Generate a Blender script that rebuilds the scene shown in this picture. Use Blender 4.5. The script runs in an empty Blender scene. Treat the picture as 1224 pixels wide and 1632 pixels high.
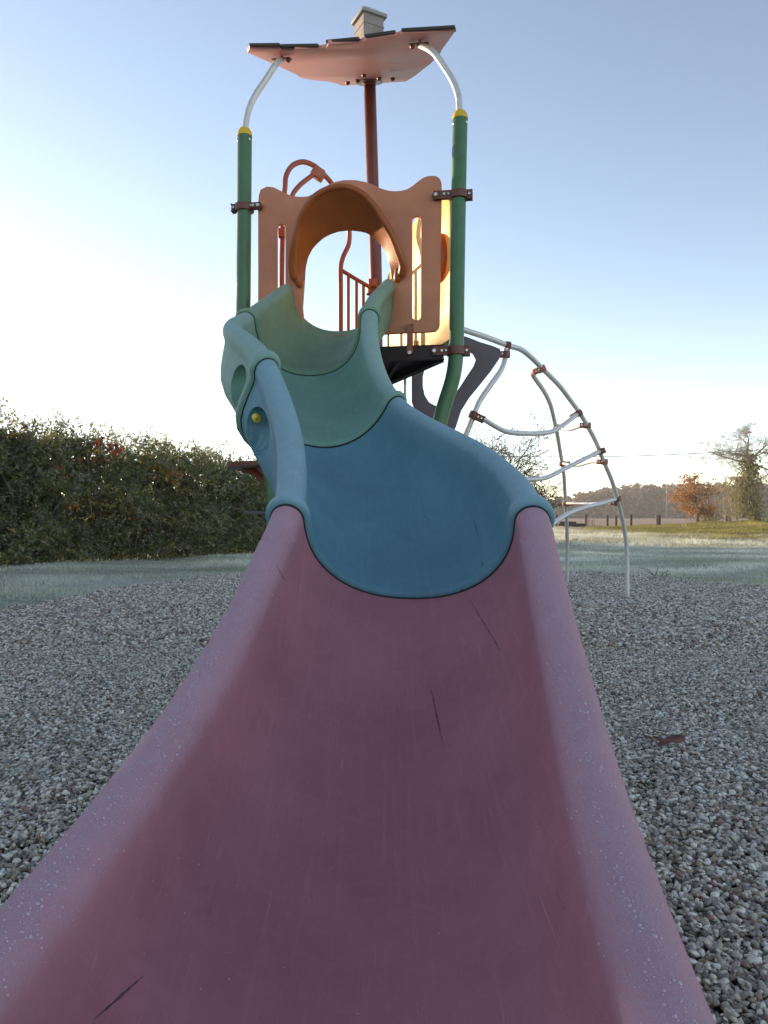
import bpy, bmesh, math, random
import numpy as np
from mathutils import Vector, Matrix
from mathutils.bvhtree import BVHTree

R = math.radians
random.seed(7)
rng = np.random.default_rng(11)
scene = bpy.context.scene
C = scene.collection

# ------------------------------------------------------------------ camera
H = 0.80            # eye height in metres (child's height, over the slide's run-out)
F = 1200.0          # focal length in photo pixels (photo is 1224 x 1632)
HY = 822.0          # horizon row
cam_d = bpy.data.cameras.new('camera')
cam = bpy.data.objects.new('camera', cam_d)
C.objects.link(cam)
cam.location = (0, 0, H)
cam.rotation_euler = (R(90), 0, 0)
cam_d.sensor_fit = 'VERTICAL'
cam_d.sensor_height = 24.0
cam_d.sensor_width = 18.0
cam_d.lens = 24.0 * F / 1632.0
cam_d.shift_y = (HY - 816.0) / 1632.0
cam_d.clip_start = 0.02
cam_d.clip_end = 3000
scene.camera = cam

# ------------------------------------------------------------------ sky, sun, exposure
SUN_EL, SUN_AZ = 8.5, -51.0        # azimuth measured from straight ahead, negative = left
world = bpy.data.worlds.new('World')
scene.world = world
world.use_nodes = True
wn = world.node_tree.nodes
wn.clear()
w_out = wn.new('ShaderNodeOutputWorld')
w_bg = wn.new('ShaderNodeBackground')
w_sky = wn.new('ShaderNodeTexSky')
w_sky.sky_type = 'NISHITA'
w_sky.sun_disc = False
w_sky.sun_elevation = R(SUN_EL)
w_sky.sun_rotation = R(SUN_AZ)
w_sky.air_density = 0.62
w_sky.dust_density = 0.08
w_sky.ozone_density = 0.3
w_bg.inputs['Strength'].default_value = 0.15
world.node_tree.links.new(w_sky.outputs[0], w_bg.inputs[0])
world.node_tree.links.new(w_bg.outputs[0], w_out.inputs[0])

sun_d = bpy.data.lights.new('sun', 'SUN')
sun_d.energy = 3.2
sun_d.angle = R(0.5)
sun_d.color = (1.0, 0.80, 0.56)
sun = bpy.data.objects.new('sun', sun_d)
C.objects.link(sun)
SUN_DIR = Vector((math.sin(R(SUN_AZ)) * math.cos(R(SUN_EL)), math.cos(R(SUN_AZ)) * math.cos(R(SUN_EL)), math.sin(R(SUN_EL))))
sun.rotation_euler = SUN_DIR.to_track_quat('Z', 'Y').to_euler()
sun.location = SUN_DIR * 60

vs = scene.view_settings
vs.view_transform = 'Standard'
vs.look = 'None'
vs.exposure = 1.50
vs.gamma = 1.0
vs.use_curve_mapping = False
vs.use_white_balance = True            # the camera balanced for open shade
vs.white_balance_temperature = 7500
vs.white_balance_tint = 16
scene.cycles.max_bounces = 8
scene.cycles.diffuse_bounces = 4
scene.cycles.transparent_max_bounces = 12
scene.cycles.use_denoising = True

# ------------------------------------------------------------------ helpers
def P(u, v, d):
    """photo pixel at distance d (metres along the view) -> world point"""
    return Vector(((u - 612.0) / F * d, d, H + (HY - v) / F * d))

def link(o, parent=None, label=None, cat=None, group=None, kind=None):
    C.objects.link(o)
    if parent is not None:
        o.parent = parent
        # a thing's Empty is offset from the world origin; parts are modelled in world space under it
        if parent.parent is None:
            o.matrix_parent_inverse = Matrix.Translation(-Vector(parent.location))
    for k, val in (('label', label), ('category', cat), ('group', group), ('kind', kind)):
        if val:
            o[k] = val
    return o

def empty(name, loc, label, cat, group=None):
    o = bpy.data.objects.new(name, None)
    o.empty_display_size = 0.1
    o.location = loc
    C.objects.link(o)
    o['label'] = label
    o['category'] = cat
    if group:
        o['group'] = group
    return o

def mk(name, verts, faces, mats, parent=None, smooth=True, label=None, cat=None, group=None, kind=None, mat_idx=None, auto=None):
    me = bpy.data.meshes.new(name)
    me.from_pydata([tuple(v) for v in verts], [], faces)
    return mk_mesh(name, me, mats, parent, smooth, label, cat, group, kind, mat_idx, auto)

def mk_mesh(name, me, mats, parent=None, smooth=True, label=None, cat=None, group=None, kind=None, mat_idx=None, auto=None):
    me.name = name
    if not isinstance(mats, (list, tuple)):
        mats = [mats]
    me.materials.clear()
    for m in mats:
        me.materials.append(m)
    if mat_idx is not None:
        me.polygons.foreach_set('material_index', mat_idx)
    me.polygons.foreach_set('use_smooth', [bool(smooth)] * len(me.polygons))
    me.update()
    if smooth and auto:
        me.set_sharp_from_angle(angle=R(auto))
    o = bpy.data.objects.new(name, me)
    link(o, parent, label, cat, group, kind)
    return o

def mk_np(name, V, Fc, mats, parent=None, smooth=False, col=None, **kw):
    """big meshes from numpy: V (n,3), Fc (m,k) with k = 3 or 4, col (n,3)"""
    me = bpy.data.meshes.new(name)
    n, m, k = len(V), len(Fc), Fc.shape[1]
    me.vertices.add(n)
    me.vertices.foreach_set('co', np.ascontiguousarray(V, dtype=np.float32).ravel())
    me.loops.add(m * k)
    me.loops.foreach_set('vertex_index', np.ascontiguousarray(Fc, dtype=np.int32).ravel())
    me.polygons.add(m)
    me.polygons.foreach_set('loop_start', np.arange(0, m * k, k, dtype=np.int32))
    me.update(calc_edges=True)
    if col is not None:
        a = me.attributes.new('tint', 'FLOAT_COLOR', 'POINT')
        c4 = np.ones((n, 4), dtype=np.float32)
        c4[:, :3] = col
        a.data.foreach_set('color', c4.ravel())
    return mk_mesh(name, me, mats, parent, smooth, **kw)

def smooth_path(pts, n_per=8):
    """Catmull-Rom through points"""
    pts = [Vector(p) for p in pts]
    if len(pts) == 2:
        return pts
    ext = [pts[0] * 2 - pts[1]] + pts + [pts[-1] * 2 - pts[-2]]
    out = []
    for i in range(1, len(ext) - 2):
        p0, p1, p2, p3 = ext[i - 1:i + 3]
        for j in range(n_per):
            t = j / n_per
            out.append(0.5 * ((2 * p1) + (p2 - p0) * t + (2 * p0 - 5 * p1 + 4 * p2 - p3) * t * t + (3 * p1 - p0 - 3 * p2 + p3) * t ** 3))
    out.append(pts[-1])
    return out

def tube_geo(path, rad, segs=14, cap=True):
    path = [Vector(p) for p in path]
    n = len(path)
    if not isinstance(rad, (list, tuple)):
        rad = [rad] * n
    V, Fc = [], []
    prev = None
    for i, p in enumerate(path):
        t = (path[min(i + 1, n - 1)] - path[max(i - 1, 0)]).normalized()
        if prev is None:
            ref = Vector((0, 0, 1)) if abs(t.z) < 0.9 else Vector((1, 0, 0))
            a = t.cross(ref).normalized()
        else:
            a = (prev - t * prev.dot(t)).normalized()
        prev = a
        b = t.cross(a)
        for k in range(segs):
            an = 2 * math.pi * k / segs
            V.append(p + (a * math.cos(an) + b * math.sin(an)) * rad[i])
    for i in range(n - 1):
        for k in range(segs):
            k2 = (k + 1) % segs
            Fc.append((i * segs + k, i * segs + k2, (i + 1) * segs + k2, (i + 1) * segs + k))
    if cap:
        Fc.append(tuple(range(segs - 1, -1, -1)))
        Fc.append(tuple((n - 1) * segs + k for k in range(segs)))
    return V, Fc

def tube(name, pts, rad, mat, parent=None, segs=14, n_per=8, raw=False, **kw):
    path = pts if raw else smooth_path(pts, n_per)
    V, Fc = tube_geo(path, rad, segs)
    return mk(name, V, Fc, mat, parent, True, auto=50, **kw)

def merge(geos):
    V, Fc = [], []
    for v, f in geos:
        o = len(V)
        V += list(v)
        Fc += [tuple(i + o for i in q) for q in f]
    return V, Fc

def box_geo(c, ax, ay, az, bevel=0.0):
    """box with centre c and half-axis vectors; optional chamfer via bmesh"""
    bm = bmesh.new()
    bmesh.ops.create_cube(bm, size=2.0)
    M = Matrix((ax, ay, az)).transposed()
    for v in bm.verts:
        v.co = Vector(c) + M @ v.co
    if bevel > 0:
        bmesh.ops.bevel(bm, geom=list(bm.edges), offset=bevel, segments=2, affect='EDGES', profile=0.5)
    bm.verts.index_update()
    V = [v.co.copy() for v in bm.verts]
    Fc = [tuple(v.index for v in f.verts) for f in bm.faces]
    bm.free()
    return V, Fc

def lathe_geo(c, axis, prof, segs=20):
    """prof: list of (radius, height) along axis from c"""
    axis = Vector(axis).normalized()
    ref = Vector((0, 0, 1)) if abs(axis.z) < 0.9 else Vector((1, 0, 0))
    a = axis.cross(ref).normalized()
    b = axis.cross(a)
    V, Fc = [], []
    for r, h in prof:
        for k in range(segs):
            an = 2 * math.pi * k / segs
            V.append(Vector(c) + axis * h + (a * math.cos(an) + b * math.sin(an)) * r)
    for i in range(len(prof) - 1):
        for k in range(segs):
            k2 = (k + 1) % segs
            Fc.append((i * segs + k, i * segs + k2, (i + 1) * segs + k2, (i + 1) * segs + k))
    Fc.append(tuple(range(segs - 1, -1, -1)))
    Fc.append(tuple((len(prof) - 1) * segs + k for k in range(segs)))
    return V, Fc

# ------------------------------------------------------------------ materials
def new_mat(name):
    m = bpy.data.materials.new(name)
    m.use_nodes = True
    nt = m.node_tree
    for n in list(nt.nodes):
        nt.nodes.remove(n)
    out = nt.nodes.new('ShaderNodeOutputMaterial')
    bs = nt.nodes.new('ShaderNodeBsdfPrincipled')
    nt.links.new(bs.outputs[0], out.inputs[0])
    return m, nt, bs, out

def nd(nt, t, **kw):
    n = nt.nodes.new(t)
    for k, v in kw.items():
        setattr(n, k, v)
    return n

def noise(nt, scale, detail=4, rough=0.55, vec=None, dist=0.0):
    n = nd(nt, 'ShaderNodeTexNoise')
    n.inputs['Scale'].default_value = scale
    n.inputs['Detail'].default_value = detail
    n.inputs['Roughness'].default_value = rough
    n.inputs['Distortion'].default_value = dist
    if vec is not None:
        nt.links.new(vec, n.inputs['Vector'])
    return n

def ramp(nt, fac, stops, interp='LINEAR'):
    r = nd(nt, 'ShaderNodeValToRGB')
    r.color_ramp.interpolation = interp
    el = r.color_ramp.elements
    while len(el) < len(stops):
        el.new(0.5)
    for e, (p, c) in zip(el, stops):
        e.position = p
        e.color = (c[0], c[1], c[2], 1) if not isinstance(c, (int, float)) else (c, c, c, 1)
    nt.links.new(fac, r.inputs[0])
    return r

def mixc(nt, fac, a, b, blend='MIX'):
    m = nd(nt, 'ShaderNodeMix', data_type='RGBA', blend_type=blend)
    for s, v in ((m.inputs[0], fac), (m.inputs[6], a), (m.inputs[7], b)):
        if isinstance(v, (int, float)):
            s.default_value = v
        elif isinstance(v, (tuple, list)):
            s.default_value = (v[0], v[1], v[2], 1)
        else:
            nt.links.new(v, s)
    return m.outputs[2]

def math_n(nt, op, a, b=0.0, clamp=False):
    m = nd(nt, 'ShaderNodeMath', operation=op)
    m.use_clamp = clamp
    for s, v in ((m.inputs[0], a), (m.inputs[1], b)):
        if isinstance(v, (int, float)):
            s.default_value = v
        else:
            nt.links.new(v, s)
    return m.outputs[0]

def objco(nt):
    return nd(nt, 'ShaderNodeTexCoord').outputs['Object']

def bump(nt, bs, height, strength=0.2, dist=0.01):
    b = nd(nt, 'ShaderNodeBump')
    b.inputs['Strength'].default_value = strength
    b.inputs['Distance'].default_value = dist
    nt.links.new(height, b.inputs['Height'])
    nt.links.new(b.outputs[0], bs.inputs['Normal'])
    return b

def m_simple(name, col, rough=0.5, metal=0.0, var=0.15, scale=14.0, bmp=0.0, bscale=200.0, frost=0.0, frost_col=(0.72, 0.76, 0.82), spec=0.4, chips=0.35):
    """painted / moulded surface: colour with mottled wear, and a rime of frost on its upward faces"""
    m, nt, bs, out = new_mat(name)
    co = objco(nt)
    n = noise(nt, scale, 5, 0.6, co)
    dark = tuple(c * (1 - var) for c in col)
    lite = tuple(min(1, c * (1 + var)) for c in col)
    r = ramp(nt, n.outputs[0], [(0.3, dark), (0.7, lite)])
    c = r.outputs[0]
    if chips > 0:
        nc = noise(nt, 55, 8, 0.8, co)
        c = mixc(nt, ramp(nt, nc.outputs[0], [(0.66, 0.0), (0.71, chips)]).outputs[0], c, tuple(min(1, q * 1.6 + 0.08) for q in col))
        c = mixc(nt, ramp(nt, nc.outputs[0], [(0.29, chips), (0.34, 0.0)]).outputs[0], c, tuple(q * 0.4 for q in col))
        nl = noise(nt, 2.2, 5, 0.6, co, 0.6)
        c = mixc(nt, ramp(nt, nl.outputs[0], [(0.42, 0.0), (0.70, chips * 0.5)]).outputs[0], c, tuple(min(1, q * 1.25 + 0.06) for q in col))
    if frost > 0:
        geo = nd(nt, 'ShaderNodeNewGeometry')
        sep = nd(nt, 'ShaderNodeSeparateXYZ')
        nt.links.new(geo.outputs['Normal'], sep.inputs[0])
        n2 = noise(nt, 60, 6, 0.7, co)
        up = math_n(nt, 'MULTIPLY', math_n(nt, 'SUBTRACT', sep.outputs[2], 0.1, True), 1.3, True)
        f = math_n(nt, 'MULTIPLY', math_n(nt, 'MULTIPLY', up, n2.outputs[0]), frost * 1.8, True)
        c = mixc(nt, f, c, frost_col)
    nt.links.new(c, bs.inputs['Base Color'])
    bs.inputs['Roughness'].default_value = rough
    bs.inputs['Metallic'].default_value = metal
    bs.inputs['Specular IOR Level'].default_value = spec
    rr = ramp(nt, n.outputs[0], [(0.2, max(0.05, rough - 0.12)), (0.8, min(1, rough + 0.12))])
    nt.links.new(rr.outputs[0], bs.inputs['Roughness'])
    if bmp > 0:
        nb = noise(nt, bscale, 3, 0.6, co)
        bump(nt, bs, nb.outputs[0], bmp, 0.002)
    return m

def m_slide(name, col, frost_col, amount):
    """moulded plastic; attribute 'rime' says where frost sits (rails and outer faces, the run is worn clean)"""
    m, nt, bs, out = new_mat(name)
    co = objco(nt)
    n = noise(nt, 5, 6, 0.6, co)
    n_f = noise(nt, 420, 3, 0.7, co)
    n_m = noise(nt, 30, 5, 0.65, co)
    base = ramp(nt, n.outputs[0], [(0.30, tuple(c * 0.86 for c in col)), (0.72, tuple(c * 1.12 for c in col))]).outputs[0]
    # fine pale scuffing along the run
    mp = nd(nt, 'ShaderNodeMapping')
    mp.inputs['Scale'].default_value = (90, 3.5, 3.5)
    nt.links.new(co, mp.inputs['Vector'])
    sc = noise(nt, 1.0, 8, 0.75, mp.outputs[0], 0.3)
    scf = ramp(nt, sc.outputs[0], [(0.53, 0.0), (0.76, 0.30)])
    base = mixc(nt, scf.outputs[0], base, tuple(min(1, c * 1.5 + 0.05) for c in col))
    mp2 = nd(nt, 'ShaderNodeMapping')
    mp2.inputs['Scale'].default_value = (420, 9, 9)
    mp2.inputs['Rotation'].default_value = (0, 0, 0.12)
    nt.links.new(co, mp2.inputs['Vector'])
    sc2 = noise(nt, 1.0, 3, 0.6, mp2.outputs[0], 0.8)
    base = mixc(nt, ramp(nt, sc2.outputs[0], [(0.64, 0.0), (0.71, 0.24)]).outputs[0], base, tuple(min(1, c * 1.7 + 0.05) for c in col))
    base = mixc(nt, ramp(nt, sc2.outputs[0], [(0.27, 0.32), (0.34, 0.0)]).outputs[0], base, tuple(c * 0.45 for c in col))
    n_w = noise(nt, 11, 7, 0.7, co, 1.2)          # dried water marks
    base = mixc(nt, ramp(nt, n_w.outputs[0], [(0.50, 0.0), (0.545, 0.14), (0.57, 0.02), (0.75, 0.10)]).outputs[0], base, tuple(min(1, c * 1.25 + 0.06) for c in col))
    at = nd(nt, 'ShaderNodeAttribute', attribute_name='rime')
    geo = nd(nt, 'ShaderNodeNewGeometry')
    sep = nd(nt, 'ShaderNodeSeparateXYZ')
    nt.links.new(geo.outputs['Normal'], sep.inputs[0])
    up = math_n(nt, 'MULTIPLY_ADD', sep.outputs[2], 0.75)
    nt.nodes[-1].inputs[2].default_value = 0.30
    nt.nodes[-1].use_clamp = True
    f = math_n(nt, 'MULTIPLY', at.outputs['Fac'], up, True)
    grain = ramp(nt, n_f.outputs[0], [(0.32, 0.55), (0.66, 1.0)])
    patch = ramp(nt, n_m.outputs[0], [(0.30, 0.70), (0.70, 1.0)])
    f = math_n(nt, 'MULTIPLY', math_n(nt, 'MULTIPLY', f, grain.outputs[0]), patch.outputs[0])
    f = math_n(nt, 'MULTIPLY', f, amount, True)
    c = mixc(nt, f, base, frost_col)
    nt.links.new(c, bs.inputs['Base Color'])
    rr = math_n(nt, 'MULTIPLY_ADD', f, 0.25)
    nt.nodes[-1].inputs[2].default_value = 0.58
    nt.links.new(rr, bs.inputs['Roughness'])
    bs.inputs['Specular IOR Level'].default_value = 0.22
    hgt = math_n(nt, 'ADD', math_n(nt, 'MULTIPLY', n_f.outputs[0], math_n(nt, 'ADD', math_n(nt, 'MULTIPLY', f, 1.0), 0.12)), 0.0)
    bump(nt, bs, hgt, 0.35, 0.0015)
    return m

def m_leaf(name, trans=0.35, rough=0.6, gain=1.0):
    m, nt, bs, out = new_mat(name)
    at = nd(nt, 'ShaderNodeAttribute', attribute_name='tint')
    nt.links.new(at.outputs['Color'], bs.inputs['Base Color'])
    bs.inputs['Roughness'].default_value = rough
    bs.inputs['Specular IOR Level'].default_value = 0.25
    tr = nd(nt, 'ShaderNodeBsdfTranslucent')
    hs = nd(nt, 'ShaderNodeHueSaturation')
    hs.inputs['Saturation'].default_value = 1.25
    hs.inputs['Value'].default_value = 1.3 * gain
    nt.links.new(at.outputs['Color'], hs.inputs['Color'])
    nt.links.new(hs.outputs[0], tr.inputs['Color'])
    mx = nd(nt, 'ShaderNodeMixShader')
    mx.inputs[0].default_value = trans
    nt.links.new(bs.outputs[0], mx.inputs[1])
    nt.links.new(tr.outputs[0], mx.inputs[2])
    nt.links.new(mx.outputs[0], out.inputs[0])
    return m

M = {}
M['purple'] = m_slide('mauve_plastic', (0.375, 0.145, 0.178), (0.44, 0.320, 0.385), 0.85)
M['blue'] = m_slide('blue_plastic', (0.085, 0.235, 0.300), (0.35, 0.49, 0.54), 0.75)
M['green_l'] = m_slide('sage_plastic', (0.145, 0.300, 0.245), (0.40, 0.50, 0.50), 0.62)
M['green_u'] = m_slide('moss_plastic', (0.140, 0.255, 0.165), (0.38, 0.47, 0.44), 0.50)
M['panel'] = m_simple('terracotta_panel', (0.54, 0.200, 0.110), 0.55, var=0.12, scale=6, bmp=0.15, bscale=700)
M['hood'] = m_simple('orange_hood', (0.33, 0.078, 0.018), 0.36, var=0.14, scale=9, bmp=0.1, bscale=300)
M['yellow_panel'] = m_simple('yellow_panel', (0.82, 0.56, 0.14), 0.5, var=0.06, scale=6)
M['brown'] = m_simple('brown_paint', (0.170, 0.048, 0.028), 0.42, var=0.15, scale=18)
M['brownp'] = m_simple('brown_pole_paint', (0.165, 0.040, 0.026), 0.34, var=0.12, scale=9)
M['clamp'] = m_simple('clamp_brown', (0.150, 0.045, 0.026), 0.40, var=0.2, scale=30)
M['clampo'] = m_simple('clamp_rust_orange', (0.34, 0.10, 0.05), 0.45, var=0.2, scale=30)
M['post'] = m_simple('green_post_paint', (0.050, 0.150, 0.066), 0.36, var=0.16, scale=12, frost=0.2)
M['cap'] = m_simple('yellow_cap', (0.72, 0.44, 0.03), 0.45, var=0.1)
M['steel'] = m_simple('galvanised_steel', (0.58, 0.58, 0.57), 0.42, metal=0.35, var=0.12, scale=40, frost=0.45)
M['bolt'] = m_simple('bolt_steel', (0.55, 0.54, 0.52), 0.3, metal=0.9)
M['dark'] = m_simple('dark_deck', (0.035, 0.018, 0.016), 0.55, var=0.3, scale=12)
M['roof'] = m_simple('pink_roof_board', (0.80, 0.345, 0.315), 0.55, var=0.12, scale=7)
M['roofw'] = m_simple('white_board_edge', (0.66, 0.56, 0.52), 0.6, var=0.1)
M['shingle'] = m_simple('dark_shingle', (0.050, 0.045, 0.036), 0.7, var=0.3, scale=30, frost=0.25)
M['chim'] = m_simple('chimney_board', (0.28, 0.235, 0.215), 0.6, var=0.25, scale=10)
M['chimcap'] = m_simple('chimney_cap', (0.30, 0.30, 0.29), 0.65, var=0.15, frost=0.9, frost_col=(0.8, 0.84, 0.88))
M['grey_panel'] = m_simple('grey_violet_panel', (0.115, 0.095, 0.120), 0.55, var=0.08, scale=6)
M['bar'] = m_simple('red_brown_bar', (0.30, 0.075, 0.045), 0.42, var=0.12)
M['wood'] = m_simple('weathered_wood', (0.17, 0.125, 0.095), 0.85, var=0.35, scale=9, frost=0.4)
M['darkwood'] = m_simple('dark_wood', (0.055, 0.040, 0.034), 0.85, var=0.35, scale=9)
M['bark'] = m_simple('bark', (0.16, 0.13, 0.10), 0.9, var=0.4, scale=12)
M['barkdark'] = m_simple('bark_dark', (0.075, 0.060, 0.048), 0.9, var=0.4, scale=12)
M['wire'] = m_simple('wire_rubber', (0.05, 0.05, 0.055), 0.6)
M['yellowbolt'] = m_simple('yellow_bolt_cap', (0.62, 0.50, 0.06), 0.45, var=0.1)
M['scuff'] = m_simple('dark_scuff', (0.10, 0.042, 0.060), 0.6, var=0.3, scale=40)
M['scuffb'] = m_simple('dark_scuff_blue', (0.028, 0.080, 0.115), 0.6, var=0.3, scale=40)
M['canestem'] = m_simple('cane_stem', (0.24, 0.17, 0.11), 0.8, var=0.3)
M['palebark'] = m_simple('pale_bark', (0.30, 0.255, 0.21), 0.9, var=0.3)
M['gap_shade'] = m_simple('black_gap_shade', (0.012, 0.012, 0.014), 0.8)  # flat black painted as the shade inside the slide's joint gaps
M['leaf'] = m_leaf('hedge_leaf', 0.40)
M['leaf_tree'] = m_leaf('autumn_leaf', 0.30)
M['leaf_far'] = m_leaf('far_leaf', 0.15, 0.9)
M['grass'] = m_leaf('frosted_grass', 0.22, 0.7)
M['fallen'] = m_simple('fallen_leaf', (0.15, 0.055, 0.040), 0.7, var=0.3, scale=60)

mw, nt, bs, _o = new_mat('dew_water')
bs.inputs['Base Color'].default_value = (0.44, 0.325, 0.395, 1)
bs.inputs['Roughness'].default_value = 0.14
bs.inputs['IOR'].default_value = 1.45
bs.inputs['Specular IOR Level'].default_value = 0.65
bs.inputs['Transmission Weight'].default_value = 0.0
M['dew'] = mw

# gravel bed under the loose stones
mg, nt, bs, _o = new_mat('gravel_bed')
co = objco(nt)
vor = nd(nt, 'ShaderNodeTexVoronoi')
vor.inputs['Scale'].default_value = 75
nt.links.new(co, vor.inputs['Vector'])
sepc = nd(nt, 'ShaderNodeSeparateColor')
nt.links.new(vor.outputs['Color'], sepc.inputs[0])
stone = ramp(nt, sepc.outputs[0], [(0.0, (0.09, 0.08, 0.07)), (0.3, (0.24, 0.215, 0.185)), (0.6, (0.40, 0.365, 0.31)), (0.85, (0.60, 0.56, 0.49)), (1.0, (0.28, 0.17, 0.12))])
gap = ramp(nt, vor.outputs['Distance'], [(0.25, 1.0), (0.62, 0.0)])
nb = noise(nt, 0.9, 4, 0.6, co)
cc = mixc(nt, gap.outputs[0], (0.035, 0.032, 0.030), stone.outputs[0])
cc = mixc(nt, ramp(nt, nb.outputs[0], [(0.35, 0.0), (0.75, 0.25)]).outputs[0], cc, (0.30, 0.29, 0.28))
nt.links.new(cc, bs.inputs['Base Color'])
bs.inputs['Roughness'].default_value = 0.85
inv = math_n(nt, 'SUBTRACT', 1.0, vor.outputs['Distance'])
bump(nt, bs, inv, 1.0, 0.012)
M['gravel_bed'] = mg

# loose pebble, colour per stone
mp_, nt, bs, _o = new_mat('pebble')
oi = nd(nt, 'ShaderNodeObjectInfo')
rc = ramp(nt, oi.outputs['Random'], [(0.0, (0.10, 0.083, 0.065)), (0.10, (0.235, 0.195, 0.150)), (0.26, (0.38, 0.325, 0.255)), (0.42, (0.54, 0.485, 0.40)), (0.60, (0.67, 0.61, 0.51)), (0.76, (0.82, 0.77, 0.67)), (0.88, (0.36, 0.28, 0.185)), (0.93, (0.32, 0.165, 0.115)), (0.96, (0.24, 0.235, 0.23)), (1.0, (0.50, 0.38, 0.23))], 'CONSTANT')
co = objco(nt)
n = noise(nt, 90, 4, 0.6, co)
cc = mixc(nt, 0.45, rc.outputs[0], ramp(nt, n.outputs[0], [(0.3, 0.55), (0.7, 1.35)]).outputs[0], 'MULTIPLY')
geo = nd(nt, 'ShaderNodeNewGeometry')
sp = nd(nt, 'ShaderNodeSeparateXYZ')
nt.links.new(geo.outputs['Normal'], sp.inputs[0])
fr = math_n(nt, 'MULTIPLY', math_n(nt, 'SUBTRACT', sp.outputs[2], 0.35, True), 0.10, True)
cc = mixc(nt, fr, cc, (0.60, 0.64, 0.68))
nt.links.new(cc, bs.inputs['Base Color'])
bs.inputs['Roughness'].default_value = 0.62
bs.inputs['Specular IOR Level'].default_value = 0.35
M['pebble'] = mp_

# ground: frosted turf near, thawed green-gold rise to the right, tan field behind the fence
mt, nt, bs, _o = new_mat('turf')
geo = nd(nt, 'ShaderNodeNewGeometry')
pos = geo.outputs['Position']
sp = nd(nt, 'ShaderNodeSeparateXYZ')
nt.links.new(pos, sp.inputs[0])
n1 = noise(nt, 0.35, 6, 0.65, pos)
mpn = nd(nt, 'ShaderNodeMapping')
mpn.inputs['Scale'].default_value = (0.35, 1.3, 1.0)
nt.links.new(pos, mpn.inputs['Vector'])
n2 = noise(nt, 0.8, 8, 0.72, mpn.outputs[0], 0.4)
n3 = noise(nt, 14, 6, 0.75, pos)
frosty = ramp(nt, n2.outputs[0], [(0.30, (0.19, 0.215, 0.14)), (0.47, (0.39, 0.41, 0.32)), (0.62, (0.53, 0.54, 0.46)), (0.75, (0.70, 0.70, 0.62))])
thawed = ramp(nt, n2.outputs[0], [(0.30, (0.060, 0.065, 0.024)), (0.50, (0.150, 0.155, 0.055)), (0.70, (0.28, 0.26, 0.11))])
field = ramp(nt, n1.outputs[0], [(0.3, (0.30, 0.215, 0.145)), (0.7, (0.40, 0.30, 0.21))])
fx = math_n(nt, 'ADD', sp.outputs[1], math_n(nt, 'MULTIPLY', n1.outputs[0], 9.0))
thx = math_n(nt, 'ADD', math_n(nt, 'MULTIPLY', sp.outputs[0], 0.45), fx)
th = ramp(nt, math_n(nt, 'DIVIDE', fx, 60.0), [(0.44, 0.0), (0.56, 1.0)])
rgt = ramp(nt, math_n(nt, 'DIVIDE', sp.outputs[0], 20.0), [(0.42, 0.0), (0.66, 1.0)])
thf = math_n(nt, 'MULTIPLY', th.outputs[0], rgt.outputs[0])
cc = mixc(nt, thf, frosty.outputs[0], thawed.outputs[0])
fd = ramp(nt, math_n(nt, 'DIVIDE', sp.outputs[1], 100.0), [(0.47, 0.0), (0.52, 1.0)])
cc = mixc(nt, fd.outputs[0], cc, field.outputs[0])
cc = mixc(nt, 0.55, cc, ramp(nt, n3.outputs[0], [(0.28, 0.45), (0.72, 1.45)]).outputs[0], 'MULTIPLY')
nt.links.new(cc, bs.inputs['Base Color'])
bs.inputs['Roughness'].default_value = 0.9
bs.inputs['Specular IOR Level'].default_value = 0.15
bump(nt, bs, n3.outputs[0], 0.8, 0.06)
M['turf'] = mt

# ------------------------------------------------------------------ ground
def ground_z(x, y):
    x = np.asarray(x, dtype=float)
    y = np.asarray(y, dtype=float)
    sx = np.clip((x - 9.0) / 20.0, 0, 1)
    sy = np.clip((y - 16.0) / 24.0, 0, 1)
    rise = 0.55 * sx * sx * (3 - 2 * sx) * sy * sy * (3 - 2 * sy)
    back = np.clip((y - 48.0) / 20.0, 0, 1)
    rise = rise * (1 - back)
    und = 0.035 * np.sin(x * 0.55 + 1.3) * np.sin(y * 0.43 + 0.4) + 0.02 * np.sin(x * 1.7 + y * 0.9)
    fade = np.clip((np.hypot(x - 0.6, y - 5.5) - 5.2) / 2.0, 0, 1) * np.clip((120 - y) / 60.0, 0, 1)
    return rise + und * fade

def axis_pts(lo, hi, core_lo, core_hi, step, grow=1.22):
    a = list(np.arange(core_lo, core_hi + 1e-6, step))
    s = step
    while a[-1] < hi:
        s *= grow
        a.append(a[-1] + s)
    s = step
    while a[0] > lo:
        s *= grow
        a.insert(0, a[0] - s)
    return np.array(a)

gx = axis_pts(-900, 900, -14, 34, 0.6)
gy = axis_pts(-300, 1400, -4, 52, 0.6)
GX, GY = np.meshgrid(gx, gy)
GZ = ground_z(GX, GY)
V = np.stack([GX.ravel(), GY.ravel(), GZ.ravel()], 1)
nx, ny = len(gx), len(gy)
ii = (np.arange(ny - 1)[:, None] * nx + np.arange(nx - 1)[None, :]).ravel()
Fq = np.stack([ii, ii + 1, ii + nx + 1, ii + nx], 1)
mk_np('ground', V, Fq, M['turf'], smooth=True, kind='structure')

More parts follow.
